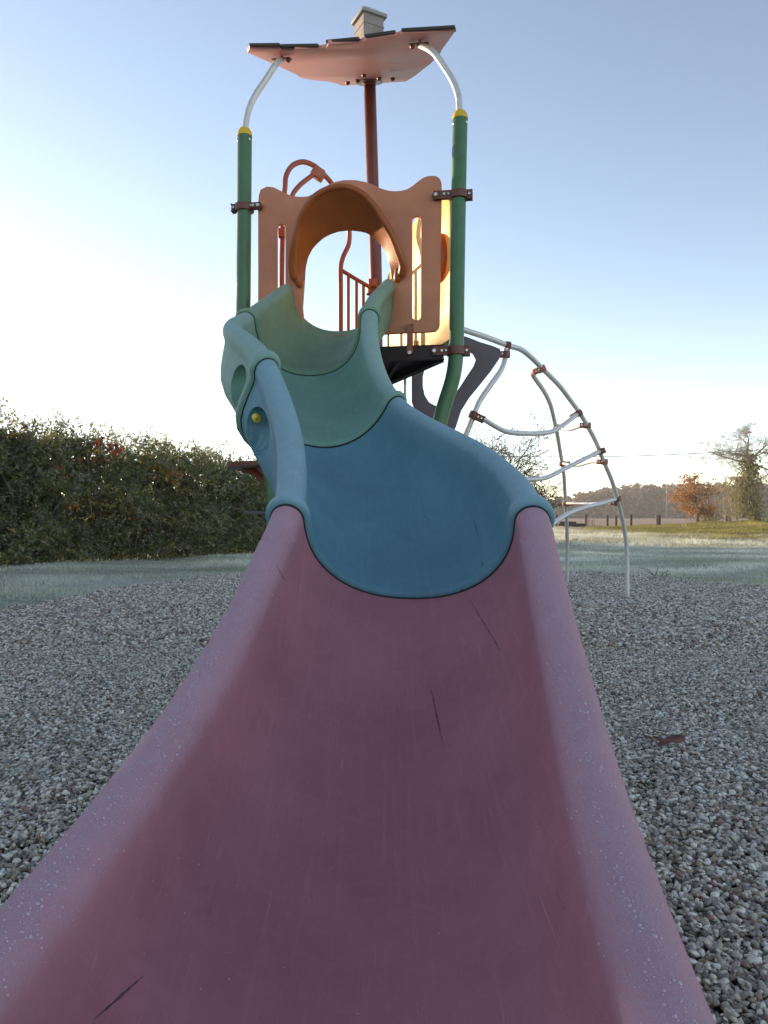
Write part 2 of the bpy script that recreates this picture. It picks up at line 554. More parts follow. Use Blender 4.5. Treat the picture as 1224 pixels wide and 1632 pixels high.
# gravel pit: a rounded bed about the play equipment
pit = [(-3.2, -1.2), (-3.45, 1.5), (-3.4, 4.0), (-3.12, 5.9), (-2.98, 6.8), (-2.75, 8.1), (-2.4, 9.3), (-1.9, 10.0), (-0.6, 10.6), (1.0, 10.75), (2.45, 10.35), (3.1, 9.75), (3.5, 9.25), (3.85, 8.35), (4.15, 7.7), (4.6, 6.0), (4.75, 3.5), (4.5, 1.0), (3.8, -1.2)]
pit_s = []
pl = [Vector((x, y, 0)) for x, y in pit]
for i in range(len(pl)):
    p0, p1, p2, p3 = pl[i - 1], pl[i], pl[(i + 1) % len(pl)], pl[(i + 2) % len(pl)]
    for j in range(8):
        t = j / 8
        q = 0.5 * ((2 * p1) + (p2 - p0) * t + (2 * p0 - 5 * p1 + 4 * p2 - p3) * t * t + (3 * p1 - p0 - 3 * p2 + p3) * t ** 3)
        pit_s.append((q.x + 0.03 * math.sin(9 * q.y + q.x), q.y + 0.03 * math.sin(7 * q.x)))
PIT = np.array(pit_s)

def in_pit(x, y):
    inside = np.zeros(len(x), dtype=bool)
    n = len(PIT)
    j = n - 1
    for i in range(n):
        xi, yi = PIT[i]
        xj, yj = PIT[j]
        c = ((yi > y) != (yj > y)) & (x < (xj - xi) * (y - yi) / (yj - yi + 1e-12) + xi)
        inside ^= c
        j = i
    return inside

V = [(x, y, 0.012) for x, y in pit_s]
bed = mk('gravel_bed', V, [tuple(range(len(V)))], M['gravel_bed'], smooth=False, kind='structure')

def scatter_region(name, poly_pts, z, density, rad, mat, seed, label):
    """loose stones: geometry-node instances on a sheet that covers the region"""
    me = bpy.data.meshes.new(name)
    pp = np.array(poly_pts)
    st = 0.12
    gx_ = np.arange(pp[:, 0].min(), pp[:, 0].max() + st, st)
    gy_ = np.arange(pp[:, 1].min(), pp[:, 1].max() + st, st)
    X, Y = np.meshgrid(gx_, gy_)
    hol = 0.5 + 0.25 * np.sin(X * 3.1 + 1.5 * np.sin(Y * 2.3)) + 0.25 * np.sin(Y * 4.1 + 1.2 * np.sin(X * 3.7 + 1)) 
    Z = z + 0.030 * hol
    nx_ = len(gx_)
    cells = []
    cx_, cy_ = (X[:-1, :-1] + st / 2), (Y[:-1, :-1] + st / 2)
    ins = np.zeros(cx_.size, dtype=bool)
    xf, yf = cx_.ravel(), cy_.ravel()
    j_ = len(pp) - 1
    for i_ in range(len(pp)):
        xi, yi = pp[i_]
        xj, yj = pp[j_]
        ins ^= ((yi > yf) != (yj > yf)) & (xf < (xj - xi) * (yf - yi) / (yj - yi + 1e-12) + xi)
        j_ = i_
    ins = ins.reshape(cx_.shape)
    for r_ in range(ins.shape[0]):
        for c_ in range(ins.shape[1]):
            if ins[r_, c_]:
                k_ = r_ * nx_ + c_
                cells.append((k_, k_ + 1, k_ + nx_ + 1, k_ + nx_))
    me.from_pydata([tuple(v) for v in np.stack([X.ravel(), Y.ravel(), Z.ravel()], 1)], [], cells)
    o = bpy.data.objects.new(name, me)
    C.objects.link(o)
    o['kind'] = 'stuff'
    o['label'] = label
    o['category'] = 'gravel'
    me.materials.append(mat)
    ng = bpy.data.node_groups.new(name, 'GeometryNodeTree')
    ng.interface.new_socket('Geometry', in_out='INPUT', socket_type='NodeSocketGeometry')
    ng.interface.new_socket('Geometry', in_out='OUTPUT', socket_type='NodeSocketGeometry')
    N = ng.nodes.new
    L = ng.links.new
    gi, go = N('NodeGroupInput'), N('NodeGroupOutput')
    dp = N('GeometryNodeDistributePointsOnFaces')
    dp.inputs['Density'].default_value = density
    dp.inputs['Seed'].default_value = seed
    L(gi.outputs[0], dp.inputs['Mesh'])
    g2i = N('GeometryNodeGeometryToInstance')
    for k in range(5):
        ico = N('GeometryNodeMeshIcoSphere')
        ico.inputs['Radius'].default_value = 1.0
        ico.inputs['Subdivisions'].default_value = 2
        nz = N('ShaderNodeTexNoise')
        nz.noise_dimensions = '4D'
        nz.inputs['W'].default_value = k * 3.7 + seed
        nz.inputs['Scale'].default_value = 1.15
        nz.inputs['Detail'].default_value = 1.0
        sub = N('ShaderNodeVectorMath')
        sub.operation = 'SUBTRACT'
        sub.inputs[1].default_value = (0.5, 0.5, 0.5)
        L(nz.outputs['Color'], sub.inputs[0])
        sc = N('ShaderNodeVectorMath')
        sc.operation = 'SCALE'
        sc.inputs['Scale'].default_value = 1.9
        L(sub.outputs[0], sc.inputs[0])
        sp_ = N('GeometryNodeSetPosition')
        L(ico.outputs['Mesh'], sp_.inputs['Geometry'])
        L(sc.outputs[0], sp_.inputs['Offset'])
        tr = N('GeometryNodeTransform')
        tr.inputs['Scale'].default_value = ((1.25, 0.85, 0.62), (1.0, 0.9, 0.75), (1.45, 0.8, 0.5), (1.1, 1.0, 0.5), (0.9, 0.7, 0.65))[k]
        L(sp_.outputs[0], tr.inputs['Geometry'])
        ss = N('GeometryNodeSetShadeSmooth')
        L(tr.outputs[0], ss.inputs[0])
        sm = N('GeometryNodeSetMaterial')
        sm.inputs['Material'].default_value = mat
        L(ss.outputs[0], sm.inputs['Geometry'])
        L(sm.outputs[0], g2i.inputs[0])
    rr = N('FunctionNodeRandomValue')
    rr.data_type = 'FLOAT_VECTOR'
    rr.inputs[0].default_value = (-0.75, -0.75, 0.0)
    rr.inputs[1].default_value = (0.75, 0.75, 6.283)
    rs = N('FunctionNodeRandomValue')
    rs.data_type = 'FLOAT'
    rs.inputs[2].default_value = rad * 0.55
    rs.inputs[3].default_value = rad * 1.35
    ri = N('FunctionNodeRandomValue')
    ri.data_type = 'INT'
    ri.inputs[4].default_value = 0
    ri.inputs[5].default_value = 4
    rs.inputs['Seed'].default_value = 5
    ri.inputs['Seed'].default_value = 9
    # height jitter so that stones lie over one another
    rz = N('FunctionNodeRandomValue')
    rz.data_type = 'FLOAT_VECTOR'
    rz.inputs[0].default_value = (0, 0, 0)
    rz.inputs[1].default_value = (0, 0, rad * 1.9)
    rz.inputs['Seed'].default_value = 21
    spp = N('GeometryNodeSetPosition')
    L(dp.outputs['Points'], spp.inputs['Geometry'])
    L(rz.outputs[0], spp.inputs['Offset'])
    iop = N('GeometryNodeInstanceOnPoints')
    L(spp.outputs[0], iop.inputs['Points'])
    L(g2i.outputs[0], iop.inputs['Instance'])
    iop.inputs['Pick Instance'].default_value = True
    L(ri.outputs[2], iop.inputs['Instance Index'])
    L(rr.outputs[0], iop.inputs['Rotation'])
    L(rs.outputs[1], iop.inputs['Scale'])
    L(iop.outputs[0], go.inputs[0])
    md = o.modifiers.new('stones', 'NODES')
    md.node_group = ng
    return o

near_poly = [(-1.9, 0.45), (1.9, 0.45), (3.0, 2.6), (3.7, 4.4), (-3.3, 4.4), (-2.8, 2.6)]
scatter_region('gravel', near_poly, 0.014, 20000, 0.0064, M['pebble'], 3, 'rounded grey pebbles around the foot of the slide')
far_poly = [(-3.3, 4.4), (3.7, 4.4), (4.65, 4.4)] + [tuple(p) for p in PIT if p[1] > 4.4] + [(-3.4, 4.4)]
far_poly = [(-3.36, 4.4), (4.66, 4.4)] + [p for p in sorted([tuple(q) for q in PIT if q[1] > 4.45], key=lambda q: math.atan2(q[1] - 4.4, q[0] - 0.6))]
scatter_region('gravel', far_poly, 0.014, 6500, 0.0100, M['pebble'], 8, 'far side of the gravel bed out to the frosted grass')

# ------------------------------------------------------------------ slide
# rail-top centre lines (left, right), read off as real positions; depth of the trough per station
def S(x, y, z):
    return Vector((x, y, H + z))

def pr(xc, yc, z, head, sep=0.53):
    a = R(head)
    e = Vector((math.cos(a), -math.sin(a), 0)) * sep * 0.5
    c = S(xc, yc, z)
    return c - e, c + e

stations = []
for (xc, yc, z, hd, dp) in [(-0.085, 0.30, -0.372, 6, .20), (-0.066, 0.48, -0.358, 6, .20), (-0.046, 0.68, -0.328, 6, .205), (-0.026, 0.86, -0.290, 6, .21), (-0.003, 1.06, -0.232, 6, .215), (0.017, 1.25, -0.158, 6, .22), (0.034, 1.44, -0.066, 6, .222)]:
    l, r = pr(xc, yc, z, hd)
    stations.append((l, r, dp))
iA = len(stations)
stations.append((S(-0.214, 1.638, 0.024), S(0.314, 1.586, 0.020), .236))
stations.append((S(-0.232, 1.90, 0.205), S(0.297, 2.06, 0.176), .235))
iB = len(stations)
stations.append((S(-0.330, 2.20, 0.458), S(0.055, 2.56, 0.405), .245))
stations.append((S(-0.548, 2.76, 0.712), S(-0.030, 2.90, 0.622), .265))
iC = len(stations)
stations.append((S(-0.590, 3.20, 0.866), S(-0.062, 3.20, 0.876), .285))
iD = len(stations)
stations.append((S(-0.510, 3.885, 1.195), S(0.019, 3.815, 1.200), .252))

def cr(vals, t):
    n = len(vals)
    i = min(int(t), n - 2)
    f = t - i
    p1, p2 = vals[i], vals[i + 1]
    p0 = vals[i - 1] if i > 0 else p1 * 2 - p2
    p3 = vals[i + 2] if i + 2 < n else p2 * 2 - p1
    # finite-difference Hermite, tangents scaled for uneven spacing
    d1 = (p2 - p1)
    def ln(a, b):
        return (b - a).length if isinstance(a, Vector) else 1.0
    l0, l1, l2 = max(ln(p0, p1), 1e-4), max(ln(p1, p2), 1e-4), max(ln(p2, p3), 1e-4)
    m1 = ((p1 - p0) / l0 * l1 + (p2 - p1) / l1 * l0) / (l0 + l1) * l1
    m2 = ((p2 - p1) / l1 * l2 + (p3 - p2) / l2 * l1) / (l1 + l2) * l1
    f2, f3 = f * f, f * f * f
    return p1 * (2 * f3 - 3 * f2 + 1) + m1 * (f3 - 2 * f2 + f) + p2 * (-2 * f3 + 3 * f2) + m2 * (f3 - f2)

Ls = [s[0] for s in stations]
Rs = [s[1] for s in stations]
Ds = [s[2] for s in stations]

def frame(t):
    l, r, d = cr(Ls, t), cr(Rs, t), cr(Ds, t)
    e = 1e-3
    ta, tb = max(t - e, 0), min(t + e, len(stations) - 1 - 1e-6)
    c = (l + r) * 0.5
    tan = ((cr(Ls, tb) + cr(Rs, tb)) - (cr(Ls, ta) + cr(Rs, ta))).normalized()
    e1 = (r - l).normalized()
    tan = (tan - e1 * tan.dot(e1)).normalized()
    up = e1.cross(tan).normalized()
    return c, e1, up, tan, (r - l).length, d

def profile(sep, depth):
    """closed outline of the double-walled trough, (x, z, rime) counter-clockwise seen up the slide"""
    r = 0.036
    pts = []
    a = sep / 2 - r
    n_in = 44
    for i in range(n_in + 1):           # inner trough, left rail to right rail
        th = math.pi + math.pi * i / n_in
        cx, sx = math.cos(th), math.sin(th)
        ex = 2 / 2.25
        x = a * math.copysign(abs(cx) ** ex, cx)
        z = -r - (depth - r) * abs(sx) ** ex
        k = (1 - abs(sx)) 
        rime = max(0.0, min(1.0, (z + 0.090) / 0.055))
        pts.append((x, z, rime))
    for i in range(1, 15):              # right rail over the top
        th = math.pi - math.pi * i / 14
        pts.append((sep / 2 + r * math.cos(th), -r + r * math.sin(th), 1.0))
    hw = sep / 2 + r
    bot = -(depth + 0.055)
    outer = [(hw - 0.003, -0.052, .8), (hw - 0.011, -0.066, .5), (hw - 0.015, -0.085, .3), (hw - 0.015, -0.13, .2), (hw - 0.017, -0.17, .2), (hw - 0.024, -0.205, .2), (hw - 0.042, -0.238, .1), (hw - 0.078, -0.268, .1), (0.62 * hw, bot + 0.012, .0), (0.45 * hw, bot + 0.003, .0), (0.2 * hw, bot, .0)]
    pts += outer
    pts += [(-x, z, k) for x, z, k in reversed(outer)]
    for i in range(0, 14):              # left rail
        th = math.pi - math.pi * i / 14
        pts.append((-(sep / 2) + r * math.cos(th), -r + r * math.sin(th), 1.0))
    return pts

def offset_profile(pts, off):
    n = len(pts)
    out = []
    for i in range(n):
        x0, z0, _ = pts[i - 1]
        x1, z1, k = pts[i]
        x2, z2, _ = pts[(i + 1) % n]
        dx, dz = x2 - x0, z2 - z0
        l = math.hypot(dx, dz) or 1
        out.append((x1 - dz / l * off, z1 + dx / l * off, k))
    return out

# arc-length table
NT = 900
ts = [i * (len(stations) - 1 - 1e-6) / NT for i in range(NT + 1)]
cs = [(cr(Ls, t) + cr(Rs, t)) * 0.5 for t in ts]
al = [0.0]
for i in range(NT):
    al.append(al[-1] + (cs[i + 1] - cs[i]).length)
def t_of(s):
    return float(np.interp(s, al, ts))
def s_of(t):
    return float(np.interp(t, ts, al))

def slide_section(s0, s1, lower_collar, upper_groove, first=False):
    """closed loft between arc lengths s0..s1; lower end carries the overlapping collar"""
    n = max(24, int((s1 - s0) / 0.018))
    ss = set(np.linspace(s0, s1, n))
    if lower_collar:
        ss |= {s0 + q for q in (0.0015, 0.004, 0.008, 0.014, 0.022, 0.028, 0.032, 0.036, 0.040, 0.046)}
    if upper_groove:
        ss |= {s1 - 0.0405, s1 - 0.040, s1 - 0.0392, s1 - 0.0385, s1 - 0.036}
    if first:
        ss |= {s0 + q for q in (0.004, 0.01, 0.018, 0.028)}
    ss = sorted(ss)
    V, rim = [], []
    for s in ss:
        c, e1, up, tan, sep, d = frame(t_of(s))
        off = 0.0
        q = s - s0
        if lower_collar and q < 0.05:
            off = float(np.interp(q, [0, .0015, .004, .008, .014, .028, .036, .046], [.003, .0075, .0110, .0135, .0145, .0140, .005, 0.0]))
        if upper_groove and s1 - s < 0.0402:
            off = float(np.interp(s1 - s, [0, .0385, .0392, .040], [-.014, -.014, -.010, 0]))
        if first and q < 0.03:
            off = float(np.interp(q, [0, .004, .01, .018, .028], [-.016, -.008, -.003, -.001, 0]))
        pf = offset_profile(profile(sep, d), off)
        for x, z, k in pf:
            V.append(c + e1 * x + up * z)
            rim.append(k if off <= 0.004 or k > .5 else k)
    m = len(pf)
    Fc = []
    for i in range(len(ss) - 1):
        for k in range(m):
            k2 = (k + 1) % m
            Fc.append((i * m + k, (i + 1) * m + k, (i + 1) * m + k2, i * m + k2))
    Fc.append(tuple(range(m)))
    Fc.append(tuple((len(ss) - 1) * m + k for k in range(m - 1, -1, -1)))
    return V, Fc, rim

def pocket_cutter(bv, s, side, zc, ra, rb, rc_, depth_in=0.0):
    """hand-hold pocket: ellipsoid sunk into the outer wall, square to the wall there"""
    c, e1, up, tan, sep, d = frame(t_of(s))
    hw = sep / 2 + 0.036
    start = c + e1 * side * (hw + 0.2) + up * zc
    loc, nor, idx, dist = bv.ray_cast(start, -e1 * side)
    if loc is None:
        loc, nor = c + e1 * side * hw + up * zc, e1 * side
    if nor.dot(e1 * side) < 0:
        nor = -nor
    tz = (tan - nor * tan.dot(nor)).normalized()
    uz = nor.cross(tz)
    if uz.dot(up) < 0:
        uz = -uz
    ctr = loc + nor * 0.022
    bm = bmesh.new()
    bmesh.ops.create_uvsphere(bm, u_segments=32, v_segments=20, radius=1.0)
    for v in bm.verts:
        x, y, z = v.co
        v.co = ctr + tz * x * ra + nor * math.copysign(abs(y) ** 0.45, y) * rc_ + uz * z * rb
    if bm.calc_volume(signed=True) < 0:
        bmesh.ops.reverse_faces(bm, faces=list(bm.faces))
    me = bpy.data.meshes.new('cut')
    bm.to_mesh(me)
    bm.free()
    o = bpy.data.objects.new('cut', me)
    C.objects.link(o)
    return o, ctr, nor, tz, uz

slide = empty('playground_slide', (0.0, 1.0, 0.0), 'winding plastic slide in mauve, blue and green sections, frosted rails', 'slide')
sA, sB, sC, sD = s_of(iA), s_of(iB), s_of(iC), s_of(iD)
OV = 0.035
specs = [
    (0.0, sA + OV, False, True, True, 'purple', 'straight mauve lowest section with dew on its rails', []),
    (sA, sB + OV, True, True, False, 'blue', 'curved blue section above the mauve one', [(sB - 0.190, -1, .100, .064), (sB - 0.10, 1, .060, .060)]),
    (sB, sC + OV, True, True, False, 'green_l', 'sage green section curving above the blue one', [(sB + 0.130, -1, .098, .064), (sB + 0.125, 1, .058, .060), (sC - 0.085, -1, .055, .06), (sC - 0.085, 1, .055, .06)]),
    (sC, sD, True, False, False, 'green_u', 'darker green topmost section fixed to the panel', [(sC + 0.13, -1, .055, .06), (sC + 0.13, 1, .055, .06)]),
]
sections = []
dg = bpy.context.evaluated_depsgraph_get()
for (s0, s1, coll, groove, first, mat, lab, pockets) in specs:
    V, Fc, rim = slide_section(s0, s1, coll, groove, first)
    me = bpy.data.meshes.new('section')
    me.from_pydata(V, [], Fc)
    bm = bmesh.new()
    bm.from_mesh(me)
    bmesh.ops.recalc_face_normals(bm, faces=bm.faces)
    bm.to_mesh(me)
    bm.free()
    at = me.attributes.new('rime', 'FLOAT', 'POINT')
    at.data.foreach_set('value', rim)
    me.materials.append(M[mat])
    o = bpy.data.objects.new('section', me)
    C.objects.link(o)
    cuts = []
    bv0 = BVHTree.FromPolygons([v.co.copy() for v in me.vertices], [tuple(p.vertices) for p in me.polygons])
    for (sp_, side, ra, rb) in pockets:
        cut, ctr, outw, tan, up = pocket_cutter(bv0, sp_, side, -0.150, ra, rb, 0.080)
        cuts.append((cut, ctr, outw, tan, up, sp_, side))
        b = o.modifiers.new('b', 'BOOLEAN')
        b.operation = 'DIFFERENCE'
        b.solver = 'EXACT'
        b.object = cut
    if cuts:
        bpy.context.view_layer.update()
        dg = bpy.context.evaluated_depsgraph_get()
        me2 = bpy.data.meshes.new_from_object(o.evaluated_get(dg))
        o.modifiers.clear()
        o.data = me2
        me = me2
        for cdat in cuts:
            bpy.data.objects.remove(cdat[0])
    C.objects.unlink(o)
    bpy.data.objects.remove(o)
    # clear rime inside pockets is not needed: they are shaded, unworn plastic
    o = mk_mesh('section', me, [M[mat]], slide, True, label=lab, auto=28)
    sections.append(o)
    for (cut_, ctr, outw, tan, up, sp_, side) in cuts:
        if (mat == 'blue') or (mat == 'green_u' and side > 0):
            # yellow bolt cap inside the pocket, on the joint side
            c0 = ctr + tan * (0.066 if mat == 'blue' else -0.034) + up * 0.016 - outw * 0.034
            ax = (-tan if mat == 'blue' else tan)
            g = lathe_geo(c0, ax, [(0.0115, -0.004), (0.0125, 0.004), (0.0125, 0.012), (0.0095, 0.017), (0.006, 0.018), (0.005, 0.014)], 18)
            mk('bolt_cap', g[0], g[1], M['yellowbolt'], o, True, auto=40)

# black strips standing in for shade in the joint gaps, just below each collar
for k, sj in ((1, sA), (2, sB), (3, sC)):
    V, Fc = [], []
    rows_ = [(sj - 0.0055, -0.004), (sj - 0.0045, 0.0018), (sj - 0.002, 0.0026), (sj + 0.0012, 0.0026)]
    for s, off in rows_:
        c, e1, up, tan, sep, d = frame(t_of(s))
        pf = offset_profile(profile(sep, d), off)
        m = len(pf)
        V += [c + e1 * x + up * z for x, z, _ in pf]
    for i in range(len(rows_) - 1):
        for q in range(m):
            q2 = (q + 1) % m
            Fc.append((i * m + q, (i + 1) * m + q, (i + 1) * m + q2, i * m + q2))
    mk('joint_gap_shade', V, Fc, M['gap_shade'], sections[k], True)

# surface lookup for marks and dew
def bvh_of(o):
    return BVHTree.FromPolygons([v.co.copy() for v in o.data.vertices], [tuple(p.vertices) for p in o.data.polygons])
bvhs = [bvh_of(o) for o in sections]

def on_slide(u, v, k):
    org = Vector((0, 0, H))
    d = (P(u, v, 1.0) - org).normalized()
    loc, nor, idx, dist = bvhs[k].ray_cast(org, d)
    return loc, nor

def scuff(pts, wid, k, mat):
    V, Fc = [], []
    pts = [Vector((a, b, 0)) for a, b in pts]
    path = smooth_path(pts, 6)
    prev = None
    base = 0
    n = len(path)
    loc_l = []
    for p in path:
        loc, nor = on_slide(p.x, p.y, k)
        if loc is None:
            continue
        loc_l.append((loc, nor))
    for i, (loc, nor) in enumerate(loc_l):
        a = loc_l[max(i - 1, 0)][0]
        b = loc_l[min(i + 1, len(loc_l) - 1)][0]
        t = (b - a).normalized()
        w = nor.cross(t).normalized() * wid * 0.5 * (0.25 + math.sin(math.pi * (i + .3) / (len(loc_l) + .2))) * random.uniform(0.25, 1.25)
        V += [loc + nor * 0.0005 - w, loc + nor * 0.0009, loc + nor * 0.0005 + w]
    for i in range(len(loc_l) - 1):
        for q in (0, 1):
            Fc.append((i * 3 + q, i * 3 + q + 1, i * 3 + 4 + q, i * 3 + 3 + q))
    if len(Fc):
        mk('scuff_mark', V, Fc, mat, sections[k], True)

scuff([(750, 958), (768, 988), (790, 1024), (797, 1038)], 0.0026, 0, M['scuff'])
scuff([(687, 1098), (694, 1130), (700, 1160), (705, 1180)], 0.0026, 0, M['scuff'])
scuff([(150, 1625), (178, 1600), (205, 1576), (228, 1556)], 0.0022, 0, M['scuff'])
scuff([(440, 900), (448, 915), (455, 925)], 0.0015, 0, M['scuff'])
scuff([(755, 828), (760, 846), (761, 858)], 0.0022, 1, M['scuffb'])
scuff([(676, 822), (684, 828)], 0.002, 1, M['scuffb'])
scuff([(767, 892), (769, 902)], 0.003, 1, M['scuffb'])
scuff([(735, 938), (737, 940), (739, 941)], 0.005, 1, M['scuffb'])
scuff([(561, 656), (566, 660)], 0.003, 2, M['scuffb'])
scuff([(522, 714), (545, 711), (557, 707)], 0.0022, 2, M['scuffb'])

# dew drops on the rails of the mauve section (and a few on the run)
DV, DF = [], []
def drop(loc, nor, r, flat):
    a = nor.orthogonal().normalized()
    b = nor.cross(a)
    o = len(DV)
    ring = 8
    for (rr, hh) in ((1.0, 0.0), (0.86, 0.5), (0.48, 0.88)):
        for k in range(ring):
            an = 2 * math.pi * k / ring
            DV.append(loc + (a * math.cos(an) + b * math.sin(an)) * rr * r + nor * (hh * r * flat - 0.0001))
    DV.append(loc + nor * r * flat)
    for q in (0, 1):
        for k in range(ring):
            k2 = (k + 1) % ring
            DF.append((o + q * ring + k, o + q * ring + k2, o + (q + 1) * ring + k2, o + (q + 1) * ring + k))
    for k in range(ring):
        DF.append((o + 2 * ring + k, o + 2 * ring + (k + 1) % ring, o + 3 * ring))

for i in range(9000):
    s = random.uniform(0.16, sA - 0.02)
    c, e1, up, tan, sep, d = frame(t_of(s))
    side = random.choice((-1, 1))
    th = random.gauss(R(95), R(34)) if side > 0 else random.gauss(R(85), R(34))
    if not (R(5) < th < R(175)):
        continue
    rr = 0.036
    loc = c + e1 * (side * sep / 2 + rr * math.cos(th)) + up * (-rr + rr * math.sin(th))
    nor = e1 * math.cos(th) + up * math.sin(th)
    if random.random() > 0.35 + 0.65 * (0.5 + 0.5 * math.sin(s * 23 + 4 * th) * math.sin(s * 41 + side)):
        continue
    q = random.random()
    size = 0.0004 + 0.0005 * random.random() if q < 0.84 else (0.0009 + 0.0007 * random.random() if q < 0.975 else 0.0015 + 0.0008 * random.random())
    drop(loc, nor, size, 0.62)
for i in range(60):
    u, v = random.uniform(200, 1000), random.uniform(1150, 1632)
    loc, nor = on_slide(u, v, 0)
    if loc is not None:
        drop(loc, nor, random.uniform(0.0005, 0.0013), 0.5)
mk('dew_drops', DV, DF, M['dew'], sections[0], True, kind='stuff')

# ------------------------------------------------------------------ play tower
tower = empty('play_tower', (-0.15, 4.1, 0.0), 'playhouse tower on green bent posts with terracotta panel and pink roof', 'play tower')
yL, yR = 3.95, 3.79
xL, xR = -0.734, 0.372
u_ax = Vector((xR - xL, yR - yL, 0)).normalized()
n_ax = Vector((u_ax.y, -u_ax.x, 0))         # towards the viewer
if n_ax.y > 0:
    n_ax = -n_ax
O_pl = Vector((xL, yL, 0))

def Q(u, v, fwd=0.0):
    """photo pixel dropped on the post plane, moved fwd metres towards the viewer"""
    org = Vector((0, 0, H))
    d = P(u, v, 1.0) - org
    k = (O_pl + n_ax * fwd - org).dot(n_ax) / d.dot(n_ax)
    return org + d * k

def curve_plate(name, outer, holes, mat, parent, front, thick, ax_u, ax_n, bevel=0.003, **kw):
    """a board of real thickness: outline and cut-outs are world points on one plane"""
    cu = bpy.data.curves.new(name, 'CURVE')
    cu.dimensions = '2D'
    cu.fill_mode = 'BOTH'
    org = outer[0]
    ax_v = ax_n.cross(ax_u).normalized()
    for loop in [outer] + holes:
        sp = cu.splines.new('POLY')
        sp.points.add(len(loop) - 1)
        for i, p in enumerate(loop):
            q = p - org
            sp.points[i].co = (q.dot(ax_u), q.dot(ax_v), 0, 1)
        sp.use_cyclic_u = True
    cu.extrude = max(thick / 2 - bevel, 0.0005)
    cu.bevel_depth = bevel
    cu.bevel_resolution = 2
    cu.offset = -bevel
    tmp = bpy.data.objects.new('tmp', cu)
    C.objects.link(tmp)
    bpy.context.view_layer.update()
    me = bpy.data.meshes.new_from_object(tmp.evaluated_get(bpy.context.evaluated_depsgraph_get()))
    bpy.data.objects.remove(tmp)
    bpy.data.curves.remove(cu)
    Mx = Matrix((ax_u, ax_v, ax_n)).transposed().to_4x4()
    Mx.translation = org + ax_n * (front - thick / 2)
    me.transform(Mx)
    bm = bmesh.new()
    bm.from_mesh(me)
    bmesh.ops.remove_doubles(bm, verts=bm.verts, dist=0.0002)
    bmesh.ops.recalc_face_normals(bm, faces=bm.faces)
    bm.to_mesh(me)
    bm.free()
    return mk_mesh(name, me, mat, parent, True, auto=35, **kw)

def rounded_slot(x0, x1, y0, y1, n=10):
    r = (x1 - x0) / 2
    cx = (x0 + x1) / 2
    pts = []
    for i in range(n + 1):
        a = math.pi + math.pi * i / n
        pts.append((cx + r * math.cos(a), y0 + r + r * math.sin(a)))
    for i in range(n + 1):
        a = math.pi * i / n
        pts.append((cx + r * math.cos(a), y1 - r + r * math.sin(a)))
    return pts

# posts: straight above, bending inwards below the deck, into the gravel
PR = 0.038
post_paths = {
    'L': [Vector((-0.576, yL, -0.05)), Vector((-0.578, yL, 0.55)), Vector((-0.587, yL, 0.95)), Vector((-0.640, yL, 1.30)), Vector((-0.712, yL, 1.58)), Vector((-0.737, yL, 1.80)), Vector((-0.737, yL, 2.0)), Vector((-0.734, yL, 2.4)), Vector((-0.731, yL, H + 1.995))],
    'R': [Vector((0.205, yR, -0.05)), Vector((0.208, yR, 0.55)), Vector((0.222, yR, 0.95)), Vector((0.283, yR, 1.28)), Vector((0.348, yR, 1.50)), Vector((0.364, yR, 1.66)), Vector((0.367, yR, 1.9)), Vector((0.375, yR, 2.4)), Vector((0.383, yR, H + 2.0))],
}
posts = {}
for k, pth in post_paths.items():
    posts[k] = tube('post', pth, PR, M['post'], tower, segs=28, n_per=8)
    top = pth[-1]
    g = lathe_geo(top, (0, 0, 1), [(PR + 0.0015, -0.006), (PR + 0.002, 0.004), (PR - 0.002, 0.018), (0.026, 0.034), (0.020, 0.038)], 26)
    mk('post_cap', g[0], g[1], M['cap'], posts[k], True, auto=40)
    for an in (200, 320):
        dv = Vector((math.cos(R(an)), math.sin(R(an)), 0))
        g = lathe_geo(top - Vector((0, 0, 0.03)) + dv * (PR - 0.002), dv, [(0.007, 0), (0.007, 0.004), (0.003, 0.006)], 10)
        mk('rivet', g[0], g[1], M['bolt'], posts[k], True, auto=40)

# roof plate, through the front corners and the pole top
pA, pB, pC = P(397, 79, 3.97), P(725, 50, 3.77), P(588, 131, 4.72)
rn = (pB - pA).cross(pC - pA).normalized()
if rn.z > 0:
    rn_up = rn
else:
    rn_up = -rn

def roof_pt(u, v):
    org = Vector((0, 0, H))
    d = P(u, v, 1.0) - org
    k = (pA - org).dot(rn) / d.dot(rn)
    return org + d * k

roof_out = [(394, 84), (398, 78), (446, 79), (449, 81), (468, 81), (470, 78), (508, 79), (519, 77), (523, 71), (560, 69), (574, 69), (583, 64), (630, 57), (634, 58), (641, 54), (725, 50), (723, 54), (704, 80), (703, 84), (689, 99), (686, 102), (660, 122), (647, 130), (545, 137), (536, 133), (522, 130), (500, 128), (478, 124), (474, 120), (440, 104)]
ru = (pB - pA).normalized()
roof = curve_plate('roof', [roof_pt(*p) for p in roof_out], [], M['roof'], tower, 0.0, 0.020, ru, -rn_up, bevel=0.002)
